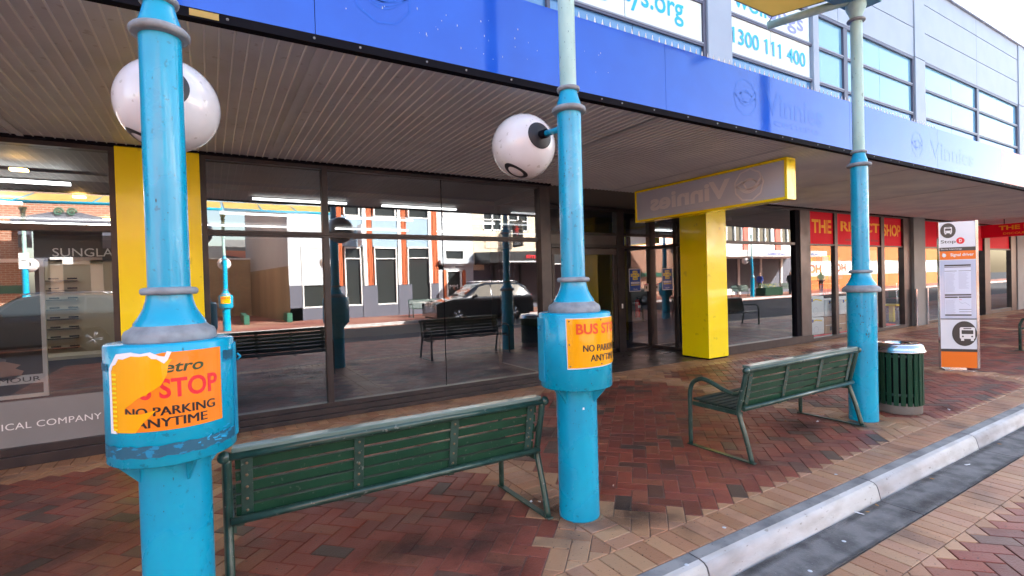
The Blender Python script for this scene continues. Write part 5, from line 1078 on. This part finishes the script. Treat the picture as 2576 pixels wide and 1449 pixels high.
# --- poles, benches, planter, canopies across the street
src = {o.name: o for o in C.objects}
def far_pole(px_, label, box=True):
    t = make_pole(px_, -9.2, label, box=box, globe=True, gdir=-1, group='turquoise poles across the street'); return t
fp = far_pole(.5, 'turquoise pole with an orange bus notice across the street, seen in the glass')
Wf = wrapf(.5, -9.2, .247, R(90), 1.2); st = MB(); wrap_poly(st, Wf, [(-.2, -.14), (.2, -.14), (.2, .15), (-.2, .15)], .003, 0); wtext(st, Wf, 'TS BUS', 0, .07, .3, .06, .005, 1, .02)
for k in (st,):
    # lettering must run the other way round on this face
    k.v = [(2*.5-x, y, z) if False else (x, y, z) for x, y, z in k.v]
st.build('bus_notice', ['amber2', 'redtxt'], fp)
far_pole(4.3, 'turquoise pole in front of the blue grey building, seen in the glass', box=False)
far_pole(-5.15, 'turquoise pole before the brick building, seen in the left shop glass', box=False); far_pole(33.5, 'turquoise pole far right across the street, seen in the discount shop glass', box=False); far_pole(17.6, 'turquoise pole before the black awning across the street', box=True)
pp = [o for o in C.objects if o.get('label', '').startswith('turquoise pole before the brick')][0]
b = MB(); b.box(-5.27, -5.03, -9.13, -9.11, 2.45, 2.98); b.build('notice_plate', 'white', pp)
def far_canopy(x0, x1, label):
    t = thing('canopy', (x0, -9.2, 4.5), label, 'canopy', 'yellow canopies across the street')
    sheet([(x0, -8.3, 4.56), (x1, -8.3, 4.56), (x1, -10.6, 5.15), (x0, -10.6, 5.15)], 12, 6, .04).build('fabric', 'fabric', t)
    b = MB(); b.tube([(x0, -8.3, 4.53), (x1, -8.3, 4.53)], .05, 10); b.tube([(x0, -10.6, 5.12), (x1, -10.6, 5.12)], .04, 10)
    x = x0
    while x <= x1+.01: b.tube([(x, -8.3, 4.53), (x, -10.6, 5.12)], .03, 8); x += (x1-x0)/3
    b.build('rails', 'turq_clean', t); return t
far_canopy(-9.4, -5.2, 'yellow canopy above the pole before the brick building, left one'); far_canopy(-5.1, .45, 'yellow canopy between two poles across the street'); far_canopy(.55, 4.3, 'yellow canopy ending at the pole before the blue grey building')
strap_bench(8.3, -10.6, 'green metal bench before the blue grey building, seen in the glass', 1, 'benches across the street')
strap_bench(32.2, -9.9, 'green metal bench left of the planter, seen in the glass', 1, 'benches across the street'); strap_bench(38.3, -9.9, 'green metal bench right of the planter, seen in the glass', 1, 'benches across the street')
pt = thing('planter', (36, -9.4, 0), 'green slatted planter box with flowers across the street, seen in the glass', 'planter')
b = MB()
for i in range(22): b.box(34.95+i*.1, 35.03+i*.1, -9.1, -9.06, .05, .62)
b.box(34.95, 37.15, -9.9, -9.12, 0, .58).build('box', 'benchgreen', pt); b = MB(); rr = random.Random(4)
for i in range(420):
    x, y, z = rr.uniform(35, 37.1), rr.uniform(-9.85, -9.15), rr.uniform(.58, .85); s_ = .05; b.add([(x, y, z), (x+s_, y+rr.uniform(-.04, .04), z+.02), (x+s_*.5, y, z+s_)], [(0, 1, 2)], 0 if rr.random() < .8 else 1)
b.build('plants', ['fb_green', 'vyellow'], pt)
fg = thing('feather_banner', (38.6, -9.3, 0), 'white teardrop advertising banner across the street, seen in the glass', 'banner')
b = MB(); b.tube([(38.5, -9.3, 0), (38.5, -9.3, 1.0), (38.55, -9.3, 1.9)], .02, 8); b.build('rod', 'fb_black', fg)
b = MB(); b.prism([(38.5, .55), (38.75, .7), (39.15, 1.6), (39.1, 1.95), (38.85, 2.05), (38.6, 1.8), (38.5, 1.2)], (0, -9.3, 0), (1, 0, 0), (0, 0, 1), (0, .02, 0)); b.build('flag', 'white', fg)
# --- cars
def make_car(x0, yc, label, paint, dz=-.121):
    """SUV, nose towards -X; x0 nose, yc centre"""
    t = thing('parked_car', (x0+2.4, yc, dz), label, 'car', 'cars across the street'); Y = lambda y: yc+y
    top = [(0.0, .62), (.03, .80), (.18, .93), (.75, 1.03), (1.25, 1.10), (1.62, 1.36), (2.0, 1.60), (2.45, 1.70), (3.3, 1.71), (4.1, 1.66), (4.45, 1.50), (4.68, 1.15), (4.76, .85), (4.78, .50), (4.72, .32)]
    def halfw(x, z):
        w_ = .91; w_ *= 1-.10*max(0, (.5-x)/.5)**2-.06*max(0, (x-4.3)/.5)**2
        if z > 1.02: w_ -= (z-1.02)*.34
        if z < .45: w_ -= (.45-z)*.12
        return w_
    def wheelarch(x):
        z = .30
        for xc in (.92, 3.72):
            if abs(x-xc) < .40: z = max(z, .33+math.sqrt(.40**2-(x-xc)**2)*.97)
        return z
    def ztop(x):
        for (a, b_), (c_, d_) in zip(top, top[1:]):
            if a <= x <= c_: return b_+(d_-b_)*(x-a)/(c_-a)
        return top[-1][1]
    N = 97; rows = []
    for i in range(N):
        x = 4.77*i/(N-1); zt = ztop(x); zb_ = min(wheelarch(x), zt-.1); belt = min(1.0, zt-.03)
        zs_ = [zb_, zb_+(.55-zb_)*.6 if zb_ < .55 else zb_+.02, max(zb_+.04, .70), max(zb_+.06, .86), belt, belt+(zt-belt)*.35, belt+(zt-belt)*.7, zt-.012 if zt > 1.1 else zt]
        sec = [(x, halfw(x, z)*(1 if k < 7 else .93), z) for k, z in enumerate(zs_)]+[(x, halfw(x, zt)*.55, zt+.015), (x, 0, zt+.022)]
        rows.append(sec)
    b = MB(); K = len(rows[0])
    for sgn in (1, -1):
        vs = [(x0+p[0], Y(sgn*p[1]), p[2]+dz) for r_ in rows for p in r_]; b.add(vs, [(i*K+k, (i+1)*K+k, (i+1)*K+k+1, i*K+k+1) for i in range(N-1) for k in range(K-1)], 0, True)
    # ends and floor
    for i in (0, N-1):
        r_ = rows[i]; b.add([(x0+p[0], Y(p[1]), p[2]+dz) for p in r_]+[(x0+p[0], Y(-p[1]), p[2]+dz) for p in reversed(r_)], [tuple(range(2*K))], 0)
    b.box(x0+.1, x0+4.6, Y(-.78), Y(.78), .22+dz, .34+dz, 1)
    body = b.build('body', [paint, 'blackgap'], t)
    win = [(1.58, 1.10), (2.02, 1.53), (2.45, 1.62), (3.3, 1.63), (4.05, 1.57), (4.30, 1.36), (4.32, 1.10)]
    for sgn in (1, -1):
        for xa, xb in ((1.5, 2.55), (2.62, 3.52), (3.58, 4.4)):
            q = clip(clip(win, -1, 0, -xa), 1, 0, xb); b = MB(); vs = [(x0+x, Y(sgn*(halfw(x, z)+.010)), z+dz) for x, z in q]; b.add(vs, [tuple(range(len(vs)))]); b.build('side_window', 'carglass', t)
        b = MB(); b.tube([(x0+2.1, Y(sgn*.56), 1.70+dz), (x0+2.3, Y(sgn*.57), 1.76+dz), (x0+3.9, Y(sgn*.57), 1.755+dz), (x0+4.1, Y(sgn*.56), 1.70+dz)], .018, 8); b.build('roof_rail', 'steel', t)
        b = MB(); b.sphere((x0+1.75, Y(sgn*1.0), 1.14+dz), .10, 14, sc=(.6, 1, .8)); b.build('wing_mirror', paint, t)
        b = MB(); b.add([(x0+x, Y(sgn*y), z+dz) for x, y, z in ((.035, .60, .72), (.10, .80, .74), (.62, .915, .90), (.50, .90, .97), (.12, .80, .90), (.045, .62, .86))], [(0, 1, 2, 3, 4, 5)]); b.build('headlight', 'whitegloss', t)
        b = MB(); b.add([(x0+x, Y(sgn*y), z+dz) for x, y, z in ((4.35, .912, .98), (4.72, .84, .98), (4.70, .82, 1.12), (4.40, .87, 1.12))], [(0, 1, 2, 3)]); b.build('tail_light', 'redtxt', t)
        b = MB()
        for x in (2.1, 3.05): b.box(x0+x+.25, x0+x+.43, Y(sgn*.915)-.012, Y(sgn*.915)+.012, .93+dz, .955+dz)
        b.build('door_handle', 'steel', t)
        for xc in (.92, 3.72):
            wl_ = MB(); wl_.tube([(x0+xc, Y(sgn*.68), .35+dz), (x0+xc, Y(sgn*.90), .35+dz)], .35, 28, 0); wo = wl_.build('wheel', 'blackgap', t)
            rm_ = MB(); rm_.tube([(x0+xc, Y(sgn*.895), .35+dz), (x0+xc, Y(sgn*.906), .35+dz)], .235, 24, 0)
            rm_.build('rim_back', 'charcoal', wo); rm_ = MB()
            for k in range(5):
                a = 2*math.pi*k/5; 
                for d in (-.13, .13): rm_.tube([(x0+xc, Y(sgn*.91), .35+dz), (x0+xc+.225*math.cos(a+d), Y(sgn*.91), .35+dz+.225*math.sin(a+d))], .014, 6)
            rm_.build('spokes', 'steel', wo)
    b = MB(); b.add([(x0+x, Y(y), z+dz) for x, y, z in ((1.28, -.70, 1.145), (1.28, .70, 1.145), (2.02, .60, 1.635), (2.02, -.60, 1.635))], [(0, 1, 2, 3)]); b.build('windscreen', 'carglass', t)
    b = MB()
    for k in range(5): b.box(x0-.012, x0+.02, Y(-.45), Y(.45), .52+k*.06+dz, .54+k*.06+dz)
    b.build('grille', 'steel', t); return t
M['carpaint'] = mat('dark_grey_car_paint', (.018, .019, .024), .22, metal=.5, coat=1); M['carsilver'] = mat('grey_car_paint', (.10, .11, .11), .28, metal=.6, coat=1)
make_car(8.0, -7.25, 'dark grey SUV parked across the street before the blue grey building', 'carpaint')
make_car(-6.7, -7.0, 'grey SUV across the street before the brick building, seen in the left shop glass', 'carsilver')
# --- people
def person(name, loc, label, pts, edges, radii, mats_z, faces_to=1, hairz=None):
    me = bpy.data.meshes.new(name); me.from_pydata(pts, edges, []); o = bpy.data.objects.new(name, me); C.objects.link(o)
    m = o.modifiers.new('s', 'SKIN')
    for i, r_ in enumerate(radii): me.skin_vertices[0].data[i].radius = (r_, r_)
    me.skin_vertices[0].data[0].use_root = True
    o.modifiers.new('u', 'SUBSURF').levels = 2; dg = bpy.context.evaluated_depsgraph_get(); m2 = bpy.data.meshes.new_from_object(o.evaluated_get(dg)); o.modifiers.clear(); o.data = m2
    names = []
    for z0, mn in mats_z:
        if mn not in names: names.append(mn)
    m2.materials.clear()
    for n_ in names: m2.materials.append(M[n_])
    for p in m2.polygons:
        z = p.center.z; mn = mats_z[-1][1]
        for z0, q in mats_z:
            if z < z0: mn = q; break
        if .75 < z < 1.05 and abs(p.center.x) > .24: mn = 'skin'
        p.material_index = names.index(mn) if mn in names else 0; p.use_smooth = True
    o.location = loc; return tag(o, label, 'person')
SK_E = [(0, 1), (1, 2), (2, 3), (3, 4), (4, 5), (0, 6), (6, 7), (7, 8), (8, 9), (0, 10), (10, 11), (11, 12), (12, 13), (2, 14), (14, 15), (15, 16), (2, 17), (17, 18), (18, 19)]
def skel(step=.15, arm=0):
    P_ = [(0, 0, .95), (0, 0, 1.15), (0, 0, 1.40), (0, 0, 1.50), (0, .01, 1.62), (0, .01, 1.72), (.09, 0, .88), (.11, step, .48), (.11, step*.8, .08), (.11, step*.8+.14, .04), (-.09, 0, .88), (-.11, -step*.3, .48), (-.11, -step*1.3, .08), (-.11, -step*1.3+.14, .04), (.19, 0, 1.40), (.24, -.02, 1.13), (.25, .08, .88), (-.19, 0, 1.40), (-.24, .02, 1.13), (-.25, -.05, .88)]
    R_ = [.14, .13, .14, .055, .09, .07, .09, .065, .045, .035, .09, .065, .045, .035, .06, .045, .03, .06, .045, .03]
    return P_, R_
P_, R_ = skel()
def std_person(loc, label, shirt, rot):
    o = person('person', loc, label, P_, SK_E, R_, [(.06, 'hair'), (.98, 'denim'), (1.47, shirt), (1.70, 'skin'), (9, 'hair')]); o.rotation_euler.z = rot; o['group'] = 'people across the street'; return o
std_person((36.0, -10.2, 0), 'person in a blue shirt and dark trousers walking behind the planter, seen in the glass', 'shirtblue', R(90)); std_person((37.8, -8.9, 0), 'person in dark clothes walking beside the white banner, seen in the glass', 'shirtdark', R(-90)); std_person((43.5, -9.6, 0), 'person in a white top walking before the orange shop, seen in the glass', 'shirtwhite', R(80))

# ---------------------------------------------------------------- every small repeat becomes a part of its own
def islands(o):
    me = o.data; bm = bmesh.new(); bm.from_mesh(me); bm.verts.ensure_lookup_table(); seen = set(); groups = []
    for v in bm.verts:
        if v.index in seen: continue
        st = [v]; g = set()
        while st:
            q = st.pop()
            if q.index in g: continue
            g.add(q.index); st += [e.other_vert(q) for e in q.link_edges]
        seen |= g; groups.append(g)
    bm.free()
    if len(groups) < 2: return
    faces = {i: [] for i in range(len(groups))}; owner = {}
    for i, g in enumerate(groups):
        for v in g: owner[v] = i
    for p in me.polygons: faces[owner[p.vertices[0]]].append(p)
    for i, g in enumerate(groups):
        ids = sorted(g); mp = {v: k for k, v in enumerate(ids)}
        m2 = bpy.data.meshes.new(me.name); m2.from_pydata([me.vertices[v].co for v in ids], [], [[mp[v] for v in p.vertices] for p in faces[i]])
        for m in me.materials: m2.materials.append(m)
        for a, b in zip(m2.polygons, faces[i]): a.material_index = b.material_index; a.use_smooth = b.use_smooth
        n = o if i == 0 else o.copy()
        if i: C.objects.link(n)
        n.data = m2
for nm in ('bolt', 'fixing_screw', 'bird_spike', 'tape_remnant', 'bared_awning_panel', 'corner_guard', 'hanger', 'strut', 'seat_support', 'hoop', 'frame_post', 'party_wall', 'partition', 'scroll', 'transom_panel', 'stencil_bridge', 'shopfront_pier', 'red_sign_film'):
    for o in [o for o in C.objects if o.type == 'MESH' and o.name.split('.')[0] == nm]: islands(o)
# ---------------------------------------------------------------- paving grime, plus contact shade painted at feet and under benches
g_ = bpy.data.materials.new('grime_shade'); g_.use_nodes = True; t_ = g_.node_tree; N_ = t_.nodes; L_ = t_.links.new
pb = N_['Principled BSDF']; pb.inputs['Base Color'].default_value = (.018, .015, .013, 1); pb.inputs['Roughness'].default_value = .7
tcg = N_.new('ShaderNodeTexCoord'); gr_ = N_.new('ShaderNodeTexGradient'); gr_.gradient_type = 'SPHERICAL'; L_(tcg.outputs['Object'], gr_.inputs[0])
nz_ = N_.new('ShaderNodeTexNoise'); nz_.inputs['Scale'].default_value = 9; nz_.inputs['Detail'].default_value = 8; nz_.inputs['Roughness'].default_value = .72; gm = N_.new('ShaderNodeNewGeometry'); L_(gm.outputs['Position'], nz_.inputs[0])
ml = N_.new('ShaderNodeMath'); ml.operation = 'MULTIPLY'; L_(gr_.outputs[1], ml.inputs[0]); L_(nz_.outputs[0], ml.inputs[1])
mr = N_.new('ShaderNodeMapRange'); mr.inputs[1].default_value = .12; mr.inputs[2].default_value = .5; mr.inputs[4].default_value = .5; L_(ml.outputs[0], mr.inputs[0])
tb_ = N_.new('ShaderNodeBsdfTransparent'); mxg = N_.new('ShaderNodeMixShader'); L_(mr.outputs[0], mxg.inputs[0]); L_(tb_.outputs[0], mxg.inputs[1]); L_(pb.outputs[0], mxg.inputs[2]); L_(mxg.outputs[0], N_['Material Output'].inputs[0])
def grime_shade(x, y, rx, ry, z=.0035, rot=0):
    me = bpy.data.meshes.new('stain_shade'); me.from_pydata([(math.cos(a*.2618), math.sin(a*.2618), 0) for a in range(24)], [], [tuple(range(24))]); me.materials.append(g_)
    o = bpy.data.objects.new('pavement_stain_shade', me); C.objects.link(o); o.location = (x, y, z); o.scale = (rx, ry, 1); o.rotation_euler.z = rot; o['kind'] = 'structure'
for q in ((2.12, 2.72, .30, .30), (2.0, 2.95, .28, .42), (6.03, 2.72, .34, .3), (-.155, 2.72, .32, .32), (6.72, 2.6, .42, .4), (7.2, 2.4, .35, .2), (1.35, 2.75, .55, .38), (.95, 2.95, .5, .3), (.7, 2.45, .6, .3), (1.6, 3.1, .4, .3), (1.3, 2.4, .35, .22), (3.9, 2.65, .2, .5), (5.75, 2.75, .22, .5), (5.2, 2.95, .5, .35), (3.1, 4.2, .5, .4), (4.3, 5.2, .7, .4), (8.3, 3.4, .7, .4), (-.9, 4.2, .8, .6), (.3, 5.0, .8, .5), (10.1, 3.2, .4, .3), (2.4, 2.5, .35, .3)): grime_shade(*q)
for k in range(9): grime_shade(1.6+k*1.15, 1.785, .95, .055, -.1085)
for q in ((2.4, 1.62, .5, .12), (4.4, 1.6, .7, .12), (3.3, 1.545, 1.2, .03), (5.5, 1.545, 1.4, .03)): grime_shade(*q, -.1083)
